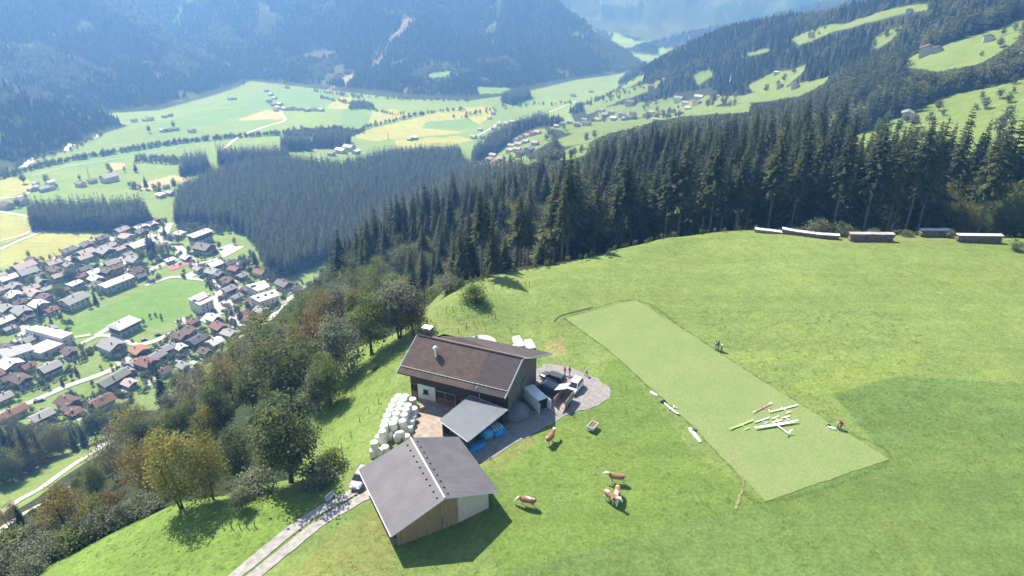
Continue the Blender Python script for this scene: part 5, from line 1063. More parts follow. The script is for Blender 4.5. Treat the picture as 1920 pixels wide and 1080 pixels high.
def implement():
    p = atz(846, 797, .5); o = empty('hay_tedder', (p.x, p.y, 0), .5, "small dark hay tedder parked on the yard under the lean-to corner", 'farm implement')
    q = MB(); q.tube([(-1.3,0,.6),(1.3,0,.6)], .07, 6); q.tube([(0,0,.6),(0,1.3,.45),(.1,1.7,.5)], .06, 6); q.obj('frame', M['dkgrey'], o)
    for x in (-.9, .9):
        q = MB(); 
        for i in range(7): a = i * .9; q.tube([(x,-.1,.45),(x+.6*math.cos(a), -.1+.6*math.sin(a), .35),(x+.7*math.cos(a+.2), -.1+.7*math.sin(a+.2), .12)], .035, 4)
        q.obj('rotor', M['trim'], o)
    for x in (-.5, .5): q = MB(); q.lathe([(.05,-.08),(.28,-.08),(.3,0),(.28,.08),(.05,.08)], (0,0,0), 14); w_ = q.obj('wheel', M['rubber'], o); w_.location = (x, -.3, .3); w_.rotation_euler = (0, math.pi/2, 0)
    p = atz(838, 800, .4); 
implement()
lump('white_sack', 850, 806, (1.3,.9,.8), .3, M['wrap'], "crumpled white sack beside the hay tedder", 'sack', 9); lump('white_sack', 838, 801, (.8,.7,.6), .9, M['wrap'], "small white sack left of the hay tedder", 'sack', 10)
lump('wrapped_bundle', 692, 693 + 40, (.1,.1,.1), 0, M['wrap'], "x", 'x', 1) if False else None
# --- vehicles
def wheel(o, x, y, r=.33, w=.22):
    q = MB(); q.lathe([(.12,-w/2),(r*.86,-w/2),(r,-w*.3),(r,w*.3),(r*.86,w/2),(.12,w/2)], (0,0,0), 18); a = q.obj('wheel', M['rubber'], o); a.location = (x, y, r); a.rotation_euler = (math.pi/2, 0, 0)
    q = MB(); q.lathe([(.02,-w*.52),(r*.6,-w*.52),(r*.6,w*.52),(.02,w*.52)], (0,0,0), 14); q.obj('rim', M['trim'], a)
def loft(b, secs, m=0):      # sections along x: (x, half width low, half width high, z low, z mid, z top)
    rings = []
    for x, wl, wh, z0, z1, z2 in secs: rings.append([(x,-wl*.94,z0),(x,-wl,z0+.12),(x,-wl,z1),(x,-wh,z2-.05),(x,-wh*.85,z2),(x,wh*.85,z2),(x,wh,z2-.05),(x,wl,z1),(x,wl,z0+.12),(x,wl*.94,z0)])
    n = 10; vs = [p for r in rings for p in r]; fs = []
    for i in range(len(rings) - 1):
        for k in range(n): fs.append((i*n+k, (i+1)*n+k, (i+1)*n+(k+1)%n, i*n+(k+1)%n))
    fs += [tuple(range(n)), tuple((len(rings)-1)*n+k for k in range(n))[::-1]]; b.mesh(vs, fs, m)
def car(p, rz, kind, m, label, L=4.3, W=1.76, H=1.5, name='parked_car', cat='car'):
    o = empty(name, (p[0], p[1], g(p[0], p[1]) + .04), rz, label, cat); l, w = L/2, W/2; bz = .28
    if kind == 'van':
        body = [(-l,w*.97,w*.9,bz,1.1,H-.05),(-l+.1,w,w*.93,bz,1.1,H),(l*.45,w,w*.93,bz,1.1,H),(l*.62,w,w*.88,bz,1.05,H*.92),(l*.80,w*.98,w*.86,bz,.95,1.25),(l*.97,w*.9,w*.8,bz,.8,.95),(l,w*.8,w*.7,bz+.1,.65,.8)]
    else:
        body = [(-l,w*.88,w*.8,bz+.1,.7,.86),(-l+.15,w*.96,w*.86,bz,.8,.95),(-l*.62,w,w*.9,bz,.85,.98),(l*.35,w,w*.9,bz,.85,.96),(l*.8,w*.96,w*.84,bz,.78,.86),(l*.97,w*.86,w*.74,bz+.05,.65,.74),(l,w*.78,w*.66,bz+.12,.6,.66)]
    q = MB(); loft(q, body); bo = q.obj('body', m, o, False, .03)
    if kind != 'van':
        r0_, r1_ = (-l*.93, -l*.80) if kind == 'estate' else (-l*.85, -l*.55)
        cab = [(r0_,w*.86,w*.74,.85,.98,1.02),(r1_,w*.88,w*.72,.85,1.0,H-.02),(-l*.1,w*.9,w*.74,.85,1.0,H),(l*.12,w*.9,w*.72,.85,1.0,H-.05),(l*.48,w*.86,w*.7,.85,.95,.99)]
        q = MB(); loft(q, cab); q.obj('windows', GLASS, o, False, .02)
        q = MB(); q.mesh([(r1_+.06,-w*.7,H-.01),(r1_+.06,w*.7,H-.01),(l*.1,w*.69,H-.03),(l*.1,-w*.69,H-.03),(r1_,-w*.74,H-.09),(r1_,w*.74,H-.09),(l*.16,w*.73,H-.12),(l*.16,-w*.73,H-.12)], [(0,3,2,1),(0,1,5,4),(1,2,6,5),(2,3,7,6),(3,0,4,7)])
        for v in q.v: pass
        ro = q.obj('roof_panel', m, o); ro.location.z = .035
        q = MB()
        for s in (-1, 1):
            for x0, x1 in ((l*.47, l*.14), (-l*.12, -l*.12), (r1_, r0_)): q.tube([(x0, s*w*.865, .97), (x1, s*w*.735, H-.06)], .045, 4)
        q.obj('pillars', m, o)
    else:
        for s in (-1, 1): q = MB(); q.mesh([(l*.40,s*(w*1.0+.012),1.12),(l*.60,s*(w*1.0+.012),1.12),(l*.56,s*(w*.93+.02),H*.83),(l*.40,s*(w*.95+.02),H*.83)], [(0,1,2,3)]); q.obj('side_window', GLASS, o)
        q = MB(); q.mesh([(l*.66,-w*.82,H*.87),(l*.66,w*.82,H*.87),(l*.81,w*.84,1.27),(l*.81,-w*.84,1.27)], [(0,1,2,3)]); ws = q.obj('windscreen', GLASS, o); ws.location = (.03, 0, .03)
    for x in (-l*.6, l*.62):
        for s in (-1, 1): wheel(o, x, s * (w - .1))
    for s in (-1, 1): q = MB(); q.box((l - .06, s*w*.58, .66), (.14,.34,.14)); q.obj('headlight', M['steel'], o)
    for s in (-1, 1): q = MB(); q.box((-l + .05, s*w*.72, .78), (.12,.16,.24)); q.obj('tail_light', TAIL, o)
    return o
TAIL = mat('red lamp glass', (.35,.02,.02), .3)
CP = {k: mat(k + ' car paint', c, .3, .0, .03, 1, spec=.6, coat=.6) for k, c in {'silver': (.30,.31,.34), 'white': (.80,.80,.79), 'anthracite': (.045,.05,.06), 'navy': (.05,.065,.10), 'black': (.02,.02,.024)}.items()}
def heading(a, b): return math.atan2(b.y - a.y, b.x - a.x)
n0, r0v = atz(984,731,1.0), atz(1015,760,1.0); van = car((n0 + r0v) / 2, heading(r0v, n0), 'van', CP['white'], "white delivery van with its rear doors open beside the barn gable", 5.4, 1.95, 2.3, 'delivery_van', 'van')
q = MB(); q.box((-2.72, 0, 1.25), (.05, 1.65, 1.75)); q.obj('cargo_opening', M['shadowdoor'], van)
for s in (-1, 1): q = MB(); q.box((-3.1, s * 1.0, 1.25), (.85, .06, 1.8), 0); d_o = q.obj('rear_door', CP['white'], van)
q = MB(); q.box((-2.35, 0, 2.32), (.75, 1.7, .05)); q.obj('roof_panel', M['white'], van)
a, b = atz(1020,698,1.0), atz(1054,712,1.0); car((a + b) / 2, heading(b, a), 'estate', CP['anthracite'], "dark estate car parked nearest the barn gable in the shade", 4.6, 1.85, 1.55)
a, b = atz(1017,722,1.0), atz(1047,733,1.0); car((a + b) / 2, heading(b, a), 'van', CP['navy'], "dark blue small van between the white delivery van and the dark estate", 4.3, 1.8, 1.7, 'parked_van', 'van')
a, b = atz(1070,733,.8), atz(1085,714,.8); car((a + b) / 2, heading(b, a), 'estate', CP['white'], "white small car at the right edge of the gravel yard", 3.9, 1.75, 1.62)
a, b = atz(668,907,.7), atz(683,882,.7); car((a + b) / 2, heading(b, a), 'estate', CP['silver'], "silver car tucked beside the front shed's left eave", 4.1, 1.75, 1.5)
for (px, py, c, rz, lab) in [(271,638,'silver',.6,"tiny silver car at the fork of the village road"), (297,629,'black',.6,"tiny black car on the straight road by the green field"), (92,674,'silver',.7,"silver car outside the brown-roofed house in the village"), (107,664,'anthracite',.6,"dark car beside the low pale hall"), (78,752,'black',.6,"dark car at the verge of the straight village road"), (66,753,'black',2.1,"black car by the hedge at the lower village road")]:
    p = hit(px, py); car(p, rz, 'estate', CP[c], lab, 4.4, 1.8, 1.5)
# open box trailer
a, b = atz(1048,764,.7), atz(1066,740,.7); c = (a + b) / 2; tr_ = empty('box_trailer', (c.x, c.y, .05), heading(a, b), "open wooden box trailer with raised grey lid and lowered ramp", 'trailer')
q = MB(); l, w = 1.75, .95
q.box((0,0,.55), (2*l,2*w,.1)); q.box((0,w,1.2), (2*l,.08,1.3)); q.box((0,-w,1.2), (2*l,.08,1.3)); q.box((l,0,1.2), (.08,2*w-.1,1.3)); q.obj('box', mat('trailer plywood', (.30,.235,.19), .8, 0, .15, 2), tr_)
q = MB(); q.box((0,0,0), (2.3,2.0,.07)); li = q.obj('lid', mat('grey lid', (.42,.42,.43), .5), tr_); li.location = (1.2, .75, 2.35); li.rotation_euler = (R(-22), R(6), 0)
q = MB(); q.box((0,0,0), (1.1,1.75,.07)); ra = q.obj('ramp', mat('ramp plywood', (.33,.29,.27), .8), tr_); ra.location = (-2.2, 0, .33); ra.rotation_euler = (0, R(-24), 0)
q = MB(); q.tube([(l,0,.5),(l+1.2,0,.5)], .06, 6); q.obj('drawbar', M['dkgrey'], tr_)
for s in (-1, 1): wheel(tr_, -.1, s * 1.1, .32, .2)
# glider trailers
for (n1, n2, w1, w2, lab) in [((967,627),(978,647),(961,627),(972.5,627),"left one of two white glider trailers on the grass behind the barn"), ((989,633.5),(999,651),(982.8,632),(995,635),"right one of two white glider trailers on the grass behind the barn")]:
    a, b = atz(*n1, 1.3), atz(*n2, 1.3); c = (a + b) / 2; L = (b - a).length; gt = empty('glider_trailer', (c.x, c.y, g(c.x, c.y)), heading(a, b), lab, 'trailer', 'glider trailers behind the barn')
    q = MB(); secs = [(-L/2,.55,.45,.5,1.0,1.25),(-L/2+.3,.72,.62,.45,1.15,1.5),(L*.2,.72,.62,.45,1.2,1.55),(L/2-.2,.72,.62,.45,1.15,1.5),(L/2,.68,.58,.5,1.05,1.35)]; loft(q, secs); q.obj('body', M['white'], gt, False, .04)
    q = MB(); q.box((L/2 + .01, 0, .95), (.05, 1.2, .75)); q.obj('rear_hatch', M['dkgrey'], gt); q = MB(); q.tube([(-L/2, 0, .5), (-L/2 - 1.1, 0, .45)], .05, 6); q.obj('drawbar', M['dkgrey'], gt)
    for s in (-1, 1): wheel(gt, .2, s * .85, .3, .18)
o = lump('wheelbarrow_tub', 963, 649, (.9,.6,.5), .4, M['white'], "white tub on the grass beside the left glider trailer", 'tub', 11)
# --- feeding cart in the cow pasture, bench, fence posts
p = atz(1111,800,.6); fc = empty('feed_trough', (p.x, p.y, 0), R(55), "white-rimmed feed trough with brown contents standing in the cow pasture", 'trough')
q = MB(); 
for s in (-1, 1): q.box((0, s*.5, .75), (1.6,.08,.5)); q.box((s*.78, 0, .75), (.08,1.0,.5))
q.box((0,0,.52), (1.5,.95,.06)); q.obj('tub', mat('pale tub', (.62,.60,.56), .6), fc); q = MB(); q.box((0,0,.82), (1.44,.9,.1)); q.obj('fodder', mat('brown fodder', (.16,.11,.07), .95, 0, .3, 6), fc)
for sx in (-.65, .65):
    for sy in (-.4, .4): q = MB(); q.tube([(sx*1.1, sy*1.1, 0), (sx, sy, .6)], .05, 5); q.obj('leg', M['greyw'], fc)
p = hit(620, 937); bn_ = empty('bench', p, R(60), "small pale bench by the gravel track in the shade of the round tree", 'bench')
q = MB(); q.box((0,0,.42), (1.5,.4,.06)); q.obj('seat', M['trim'], bn_); q = MB(); q.box((0,.22,.75), (1.5,.05,.35)); q.obj('backrest', M['trim'], bn_)
for s in (-.6, .6): q = MB(); q.box((s,0,.2), (.08,.4,.42)); q.obj('leg', M['greyw'], bn_)
pm = MB(); pm.tube([(0,0,-.4),(.02,0,.6),(0,.02,1.15)], [.06,.055,.045], 6); POST = pm.data('post', M['greyw'])
for nm, L_ in [("row left of the bale stack", [(658,820),(675,792),(692,775),(710,757),(640,842)]), ("row below the round tree", [(418,990),(434,990),(450,990),(463,989),(478,988)]), ("row crossing the meadow slope", [(820,590),(836,587),(850,584),(865,581),(905,573),(907,566),(912,558),(911,582),(918,587),(929,597)]), ("upper row on the meadow slope", [(925,545),(941,543),(953,542),(964,541),(976,540),(985,536),(992,536)]), ("row behind the barn", [(860,625),(875,618),(891,612),(906,607)]), ("row along the gravel drive", [(920,862),(996,820),(1077,783)])]:
    for i, (px, py) in enumerate(L_):
        p = hit(px, py); o = link(bpy.data.objects.new('fence_post', POST)); o.location = p; o.rotation_euler = (random.uniform(-.1,.1), random.uniform(-.1,.1), random.uniform(0,6)); tag(o, f"weathered fence post, {nth(i + 1)} of the {nm}", 'fence post', 'fence posts around the farm')
# --- log piles at the forest edge
BARKL = mat('stacked log ends', (.27,.20,.14), .9, 0, .3, 5); LOGD = mat('grey log bark', (.15,.125,.105), .9, 0, .3, 4)
def log_pile(a, b, H, depth, label, tarp, seed, bend=None):
    r = random.Random(seed); pa, pb = atz(*a, 0), atz(*b, 0); pa.z = pb.z = min(g(pa.x, pa.y), g(pb.x, pb.y)); c = (pa + pb) / 2; L = (pb - pa).length; rz = heading(pa, pb); o = empty('log_pile', (c.x, c.y, min(pa.z, pb.z) + .02), rz, label, 'log pile'); q = MB(); n = int(L / .30); m = int(H / .27)
    bow = (lambda x: bend * (1 - (2 * x / L) ** 2)) if bend else (lambda x: 0)
    for k in range(m):
        for i in range(n):
            x = -L/2 + (i + .5 + (k % 2) * .5) * L / (n + .5); z = .14 + k * .26; rad = r.uniform(.11, .16); y = bow(x)
            q.tube([(x, y - depth/2 + r.uniform(-.08, .08), z), (x, y + depth/2, z + .01)], rad, 7, int(r.random() < .45))
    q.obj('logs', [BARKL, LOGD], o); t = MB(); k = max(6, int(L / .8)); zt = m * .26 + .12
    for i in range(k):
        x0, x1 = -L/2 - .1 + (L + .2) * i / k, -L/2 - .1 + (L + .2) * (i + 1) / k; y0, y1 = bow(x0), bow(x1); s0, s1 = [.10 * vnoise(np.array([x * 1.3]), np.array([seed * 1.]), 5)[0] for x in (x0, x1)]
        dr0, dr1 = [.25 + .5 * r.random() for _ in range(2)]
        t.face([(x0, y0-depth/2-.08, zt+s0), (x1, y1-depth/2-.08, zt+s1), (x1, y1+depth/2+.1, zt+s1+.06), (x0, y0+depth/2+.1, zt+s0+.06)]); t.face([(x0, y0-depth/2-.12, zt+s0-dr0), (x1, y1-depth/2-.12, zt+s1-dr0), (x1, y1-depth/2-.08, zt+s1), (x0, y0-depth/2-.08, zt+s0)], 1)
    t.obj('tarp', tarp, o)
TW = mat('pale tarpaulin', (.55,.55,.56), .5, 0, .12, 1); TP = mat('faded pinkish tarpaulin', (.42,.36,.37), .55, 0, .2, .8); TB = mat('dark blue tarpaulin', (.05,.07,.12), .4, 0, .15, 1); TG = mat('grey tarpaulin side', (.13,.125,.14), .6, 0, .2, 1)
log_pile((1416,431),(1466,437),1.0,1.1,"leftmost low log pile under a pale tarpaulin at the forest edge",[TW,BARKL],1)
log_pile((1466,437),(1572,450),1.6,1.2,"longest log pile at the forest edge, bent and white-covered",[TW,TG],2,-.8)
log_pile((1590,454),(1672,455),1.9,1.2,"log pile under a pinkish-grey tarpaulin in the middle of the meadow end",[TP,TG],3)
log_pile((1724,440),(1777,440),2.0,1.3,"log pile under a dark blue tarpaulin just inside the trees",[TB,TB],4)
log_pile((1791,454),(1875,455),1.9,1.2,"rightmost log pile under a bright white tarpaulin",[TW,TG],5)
# ------------------------------------------------------------------ model gliders on the mown strip
def gcol(n, c): return mat('glider ' + n, c, .35, 0, .04, 2, spec=.5)
GC = {'white': gcol('white', (.80,.80,.78)), 'green': gcol('green', (.34,.60,.14)), 'blue': gcol('light blue', (.55,.72,.82)), 'red': gcol('red', (.50,.20,.17)), 'yellow': gcol('yellow', (.72,.72,.38)), 'cream': gcol('cream', (.74,.74,.58))}
def glider(t1, t2, nose, tail, cm, label, chord=.25, h=.18, vtail=False, tip=None):
    a, b = atz(*t1, h), atz(*t2, h); n, t = atz(*nose, h), atz(*tail, h); mid = (a + b) / 2
    o = empty('model_glider', (mid.x, mid.y, .06), heading(t, n), label, 'model glider', 'model gliders on the mown strip'); Ri = Matrix.Rotation(-heading(t, n), 3, 'Z')
    def loc(p): v = Ri @ (Vector((p.x, p.y, 0)) - Vector((mid.x, mid.y, 0))); v.z = 0; return v
    A_, B_, N_, T_ = loc(a), loc(b), loc(n), loc(t); fx = Vector((1, 0, 0))
    def panel(p0, p1, c0, c1, th, dz0, dz1, name, m, parent):
        q = MB(); r = []
        for p, c, dz in ((p0, c0, dz0), (p1, c1, dz1)):
            for k, zz in ((.5, 0), (.25, th*c*.55), (-.1, th*c*.6), (-.5, 0), (-.1, -th*c*.2), (.25, -th*c*.25)): r.append(Vector((p.x + k*c, p.y, h + dz + zz)))
        q.mesh(r, [(i, (i+1) % 6, 6 + (i+1) % 6, 6 + i) for i in range(6)] + [tuple(range(6))[::-1], tuple(range(6, 12))]); return q.obj(name, m, parent)
    M0 = Vector((0, 0, 0)); 
    for e in (A_, B_):
        e2 = lerp(M0, e, .72); w_ = panel(M0, e2, chord, chord*.85, .12, 0, .05, 'wing', GC[cm], o); panel(e2, e, chord*.85, chord*.4, .12, .05, .16, 'wing_tip', GC[tip or cm], w_)
    q = MB(); L_ = N_.x - T_.x; rr = max(.05, L_*.035); q.tube([(N_.x,0,h-.03),(N_.x-L_*.06,0,h-.03),(N_.x-L_*.22,0,h-.02),(N_.x-L_*.45,0,h-.01),(N_.x-L_*.8,0,h+.02),(T_.x,0,h+.05)], [rr*.25,rr*.8,rr*1.3,rr*.95,rr*.55,rr*.4], 8); q.obj('fuselage', GC[cm], o, True)
    q = MB(); q.tube([(N_.x-L_*.1,0,h+rr*.5),(N_.x-L_*.2,0,h+rr*1.3),(N_.x-L_*.32,0,h+rr*.7)], [rr*.2,rr*.6,rr*.3], 6); q.obj('canopy', GLASS, o, True)
    sp = (A_ - B_).length * .085 + .1; tc = chord * .55
    q = MB(); 
    for s in (-1, 1): q.mesh([(T_.x+tc*.6, 0, h+.07), (T_.x+tc*.4, s*sp, h+.07+(sp*.55 if vtail else 0)), (T_.x-tc*.1, s*sp, h+.07+(sp*.55 if vtail else 0)), (T_.x-tc*.4, 0, h+.07)], [(0,1,2,3)])
    q.obj('tailplane', GC[tip or cm], o); sol = o.children[-1].modifiers.new('thick', 'SOLIDIFY'); sol.thickness = .02
    if not vtail:
        q = MB(); q.mesh([(T_.x+tc*.6,0,h+.05),(T_.x+.02,0,h+.05+sp*.8),(T_.x-tc*.5,0,h+.05+sp*.8),(T_.x-tc*.5,0,h+.03)], [(0,1,2,3)]); q.obj('fin', GC[cm], o); o.children[-1].modifiers.new('thick', 'SOLIDIFY').thickness = .02
    return o
glider((1414.5,803),(1495.8,790),(1444,792),(1474,814.5),'white',"largest white model glider with V-tail on the mown strip",.52,.3,True)
glider((1367,806),(1412.5,788),(1384,793),(1400,804.5),'green',"bright green model glider at the left of the glider group",.34,.16)
glider((1413.8,793),(1442,783.6),(1424,786),(1436,794),'blue',"light blue model glider between the green and the largest white one",.26,.14)
glider((1441.6,773.5),(1495.8,760),(1463,763),(1478,774),'cream',"white model glider with yellow-green wing tips at the top right of the group",.30,.16,False,'yellow')
glider((1411,774.8),(1447,756),(1426,763),(1443,767),'red',"red and white model glider at the top left of the group",.26,.14,False,'white')
glider((1445.6,786.4),(1460,781),(1450,782),(1457,787.5),'yellow',"small yellow model glider behind the largest white one",.22,.12)
glider((1464.6,785),(1480,781),(1470,781),(1478,787.7),'white',"small white model glider right of the small yellow one",.24,.13)
glider((1449.8,792),(1466,788),(1456,788),(1460.5,793.5),'white',"small white model glider tucked behind the largest one's wing",.22,.13)
glider((1245,756.5),(1272.7,778),(1254,771),(1267.6,764.7),'white',"white model glider lying along the left edge of the mown strip",.42,.14)
# parts lying along the strip edge
def laid(name, p1, p2, w, h, m, label, cat):
    a, b = atz(*p1, h/2), atz(*p2, h/2); c = (a + b) / 2; L = (b - a).length; q = MB(); s = [(-L/2, w*.35), (-L/2+.12*L, w*.5), (L*.2, w*.48), (L/2, w*.3)]
    vs = []
    for x, y in s: vs += [(x,-y,.02),(x,y,.02),(x,y*.85,h),(x,-y*.85,h)]
    q.mesh(vs, [(4*i+k, 4*i+(k+1)%4, 4*i+4+(k+1)%4, 4*i+4+k) for i in range(3) for k in range(4)] + [(3,2,1,0),(12,13,14,15)]); o = q.obj(name, m); o.location = (c.x, c.y, .06); o.rotation_euler = (0,0,heading(a,b)); return tag(o, label, cat)
laid('glider_wing', (1219.7,734.5),(1232,742), .5, .12, GC['white'], "short white glider part at the upper left edge of the mown strip", 'glider part')
laid('glider_wing', (1293,803),(1313.5,829), .55, .14, GC['white'], "long white glider wing lying on the strip edge near the green glider", 'glider part')
o = lump('tool_bag', 1243, 752.5, (.9,.5,.4), .2, M['black'], "black bag between the white glider parts on the strip edge", 'bag', 21); o = lump('tool_bag', 1301, 806, (.9,.6,.3), .8, M['dkgrey'], "dark grey bag beside the long white wing on the strip edge", 'bag', 22)
# ------------------------------------------------------------------ figures
def baked(b, vox, mats, name, smooth=3):
    me = b.data(name + '_raw', mats); o = link(bpy.data.objects.new(name + '_raw', me)); r = o.modifiers.new('r', 'REMESH'); r.mode = 'VOXEL'; r.voxel_size = vox; s = o.modifiers.new('s', 'SMOOTH'); s.iterations = smooth; s.factor = .5
    dg = bpy.context.evaluated_depsgraph_get(); m = bpy.data.meshes.new_from_object(o.evaluated_get(dg)); m.name = name; bpy.data.objects.remove(o); m.polygons.foreach_set('use_smooth', [True] * len(m.polygons)); return m
def cow_mat():
    m = bpy.data.materials.new('red and white cow hide'); m.use_nodes = True; nt = m.node_tree; N = nt.nodes; L = nt.links; b = N['Principled BSDF']; b.inputs['Roughness'].default_value = .75
    tc = N.new('ShaderNodeTexCoord'); oi = N.new('ShaderNodeObjectInfo'); ad = N.new('ShaderNodeVectorMath'); ad.operation = 'ADD'; ml = N.new('ShaderNodeVectorMath'); ml.operation = 'SCALE'; ml.inputs['Scale'].default_value = 9
    L.new(oi.outputs['Random'], ml.inputs[0]); L.new(tc.outputs['Object'], ad.inputs[0]); L.new(ml.outputs[0], ad.inputs[1]); n = N.new('ShaderNodeTexNoise'); n.inputs['Scale'].default_value = 1.5; n.inputs['Detail'].default_value = 2; L.new(ad.outputs[0], n.inputs['Vector'])
    sp = N.new('ShaderNodeSeparateXYZ'); L.new(tc.outputs['Object'], sp.inputs[0])
    def mr(src, a, c, lo, hi): q = N.new('ShaderNodeMapRange'); q.inputs[1].default_value = a; q.inputs[2].default_value = c; q.inputs[3].default_value = lo; q.inputs[4].default_value = hi; L.new(src, q.inputs[0]); return q.outputs[0]
    def add(a, c): q = N.new('ShaderNodeMath'); L.new(a, q.inputs[0]); L.new(c, q.inputs[1]); return q.outputs[0]
    s = add(n.outputs['Fac'], mr(sp.outputs['Z'], .55, 1.0, .35, 0)); s = add(s, mr(sp.outputs['X'], 1.0, 1.35, 0, .4))
    r = N.new('ShaderNodeValToRGB'); r.color_ramp.elements[0].position = .56; r.color_ramp.elements[0].color = (.26,.115,.05,1); r.color_ramp.elements[1].position = .60; r.color_ramp.elements[1].color = (.66,.60,.50,1); L.new(s, r.inputs[0]); L.new(r.outputs[0], b.inputs['Base Color']); return m
HIDE = cow_mat(); HORN = mat('pale horn', (.5,.45,.36), .5); HOOF = mat('dark hoof', (.05,.04,.035), .6); UDD = mat('pink udder', (.5,.3,.26), .6)
def cow_mesh(graze, seed, step=.12):
    b = MB(); r = random.Random(seed)
    b.tube([(-.92,0,1.18),(-.86,0,1.16),(-.6,0,1.10),(-.2,0,1.02),(.25,0,1.02),(.6,0,1.05),(.85,0,1.10),(.98,0,1.14)], [.10,.26,.37,.42,.42,.40,.31,.14], 12)
    hd = [(.8,0,1.2),(1.1,0,1.12),(1.35,0,.85),(1.5,0,.62)] if graze else [(.8,0,1.2),(1.1,0,1.36),(1.3,0,1.46),(1.45,0,1.45)]
    b.tube(hd, [.30,.22,.17,.15], 10); p, q = Vector(hd[-2]), Vector(hd[-1]); d = (q - p).normalized(); fwd = Vector((.45,0,-.9)) if graze else Vector((.85,0,-.5)); fwd.normalize()
    b.tube([q - fwd*.08, q + fwd*.08, q + fwd*.25, q + fwd*.42, q + fwd*.47], [.13,.15,.125,.095,.06], 10)
    for s in (-1, 1): b.tube([q + Vector((-.03, s*.10, .06)), q + Vector((-.07, s*.24, .08)), q + Vector((-.07, s*.32, .02))], [.045,.06,.02], 6)
    for (x, y, f) in ((.62,.2,1),(.62,-.2,-1),(-.70,.2,-1),(-.70,-.2,1)):
        dx = step * f * .5
        if x > 0: b.tube([(x, y*.9, 1.0), (x+.02, y*1.05, .72), (x+dx*.6, y, .42), (x+dx, y, .10), (x+dx+.03, y, .0)], [.17,.125,.075,.055,.065], 8)
        else: b.tube([(x+.08, y*.8, 1.05), (x+.16, y*1.15, .78), (x-.10+dx*.5, y*1.05, .48), (x-.02+dx, y, .12), (x+.03+dx, y, .0)], [.22,.17,.08,.055,.065], 8)
    b.tube([(-.92,0,1.3),(-1.02,0,1.1),(-1.02,.02,.6),(-1.0,.02,.42)], [.04,.03,.025,.05], 6)
    return baked(b, .035, HIDE, 'body')
COWM = {False: cow_mesh(False, 1), True: cow_mesh(True, 2)}
def cow(px, py, rz, graze, label):
    p = hit(px, py); o = empty('cow', (p.x, p.y, p.z + .02), rz, label, 'cow', 'cows grazing by the farm'); link(bpy.data.objects.new('body', COWM[graze]), o)
    hx = Vector((1.5,0,.62)) if graze else Vector((1.45,0,1.45))
    for s in (-1, 1): q = MB(); q.tube([hx + Vector((-.05,s*.08,.12)), hx + Vector((-.02,s*.2,.2)), hx + Vector((.03,s*.24,.3))], [.025,.018,.006], 5); q.obj('horn', HORN, o, True)
    q = MB(); q.lathe([(.02,0),(.1,.03),(.15,.12),(.14,.2),(.02,.25)], (-.42,0,.52), 10); q.obj('udder', UDD, o, True)
    o.scale = (1.08,) * 3; return o
cow(990, 950, R(165), True, "red and white cow grazing alone nearest the front shed"); cow(1157, 906, R(170), False, "red-brown cow with raised head, topmost of the three together"); cow(1144, 941, R(-48), False, "red-brown cow at the left of the close pair, facing the camera")
cow(1157, 934, R(-100), True, "red and white cow at the right of the close pair"); cow(1031, 831, R(62), False, "brown cow by the gravel drive facing away towards the barn")
SKIN = mat('skin', (.45,.27,.19), .6); HAIR = mat('brown hair', (.05,.035,.025), .7)
CL = {n: mat(n + ' cloth', c, .85, 0, .12, 8) for n, c in {'red': (.50,.035,.03), 'black': (.02,.02,.022), 'grey': (.30,.30,.31), 'white': (.70,.70,.68), 'darkblue': (.035,.045,.09), 'beige': (.38,.31,.22), 'jeans': (.09,.12,.19)}.items()}
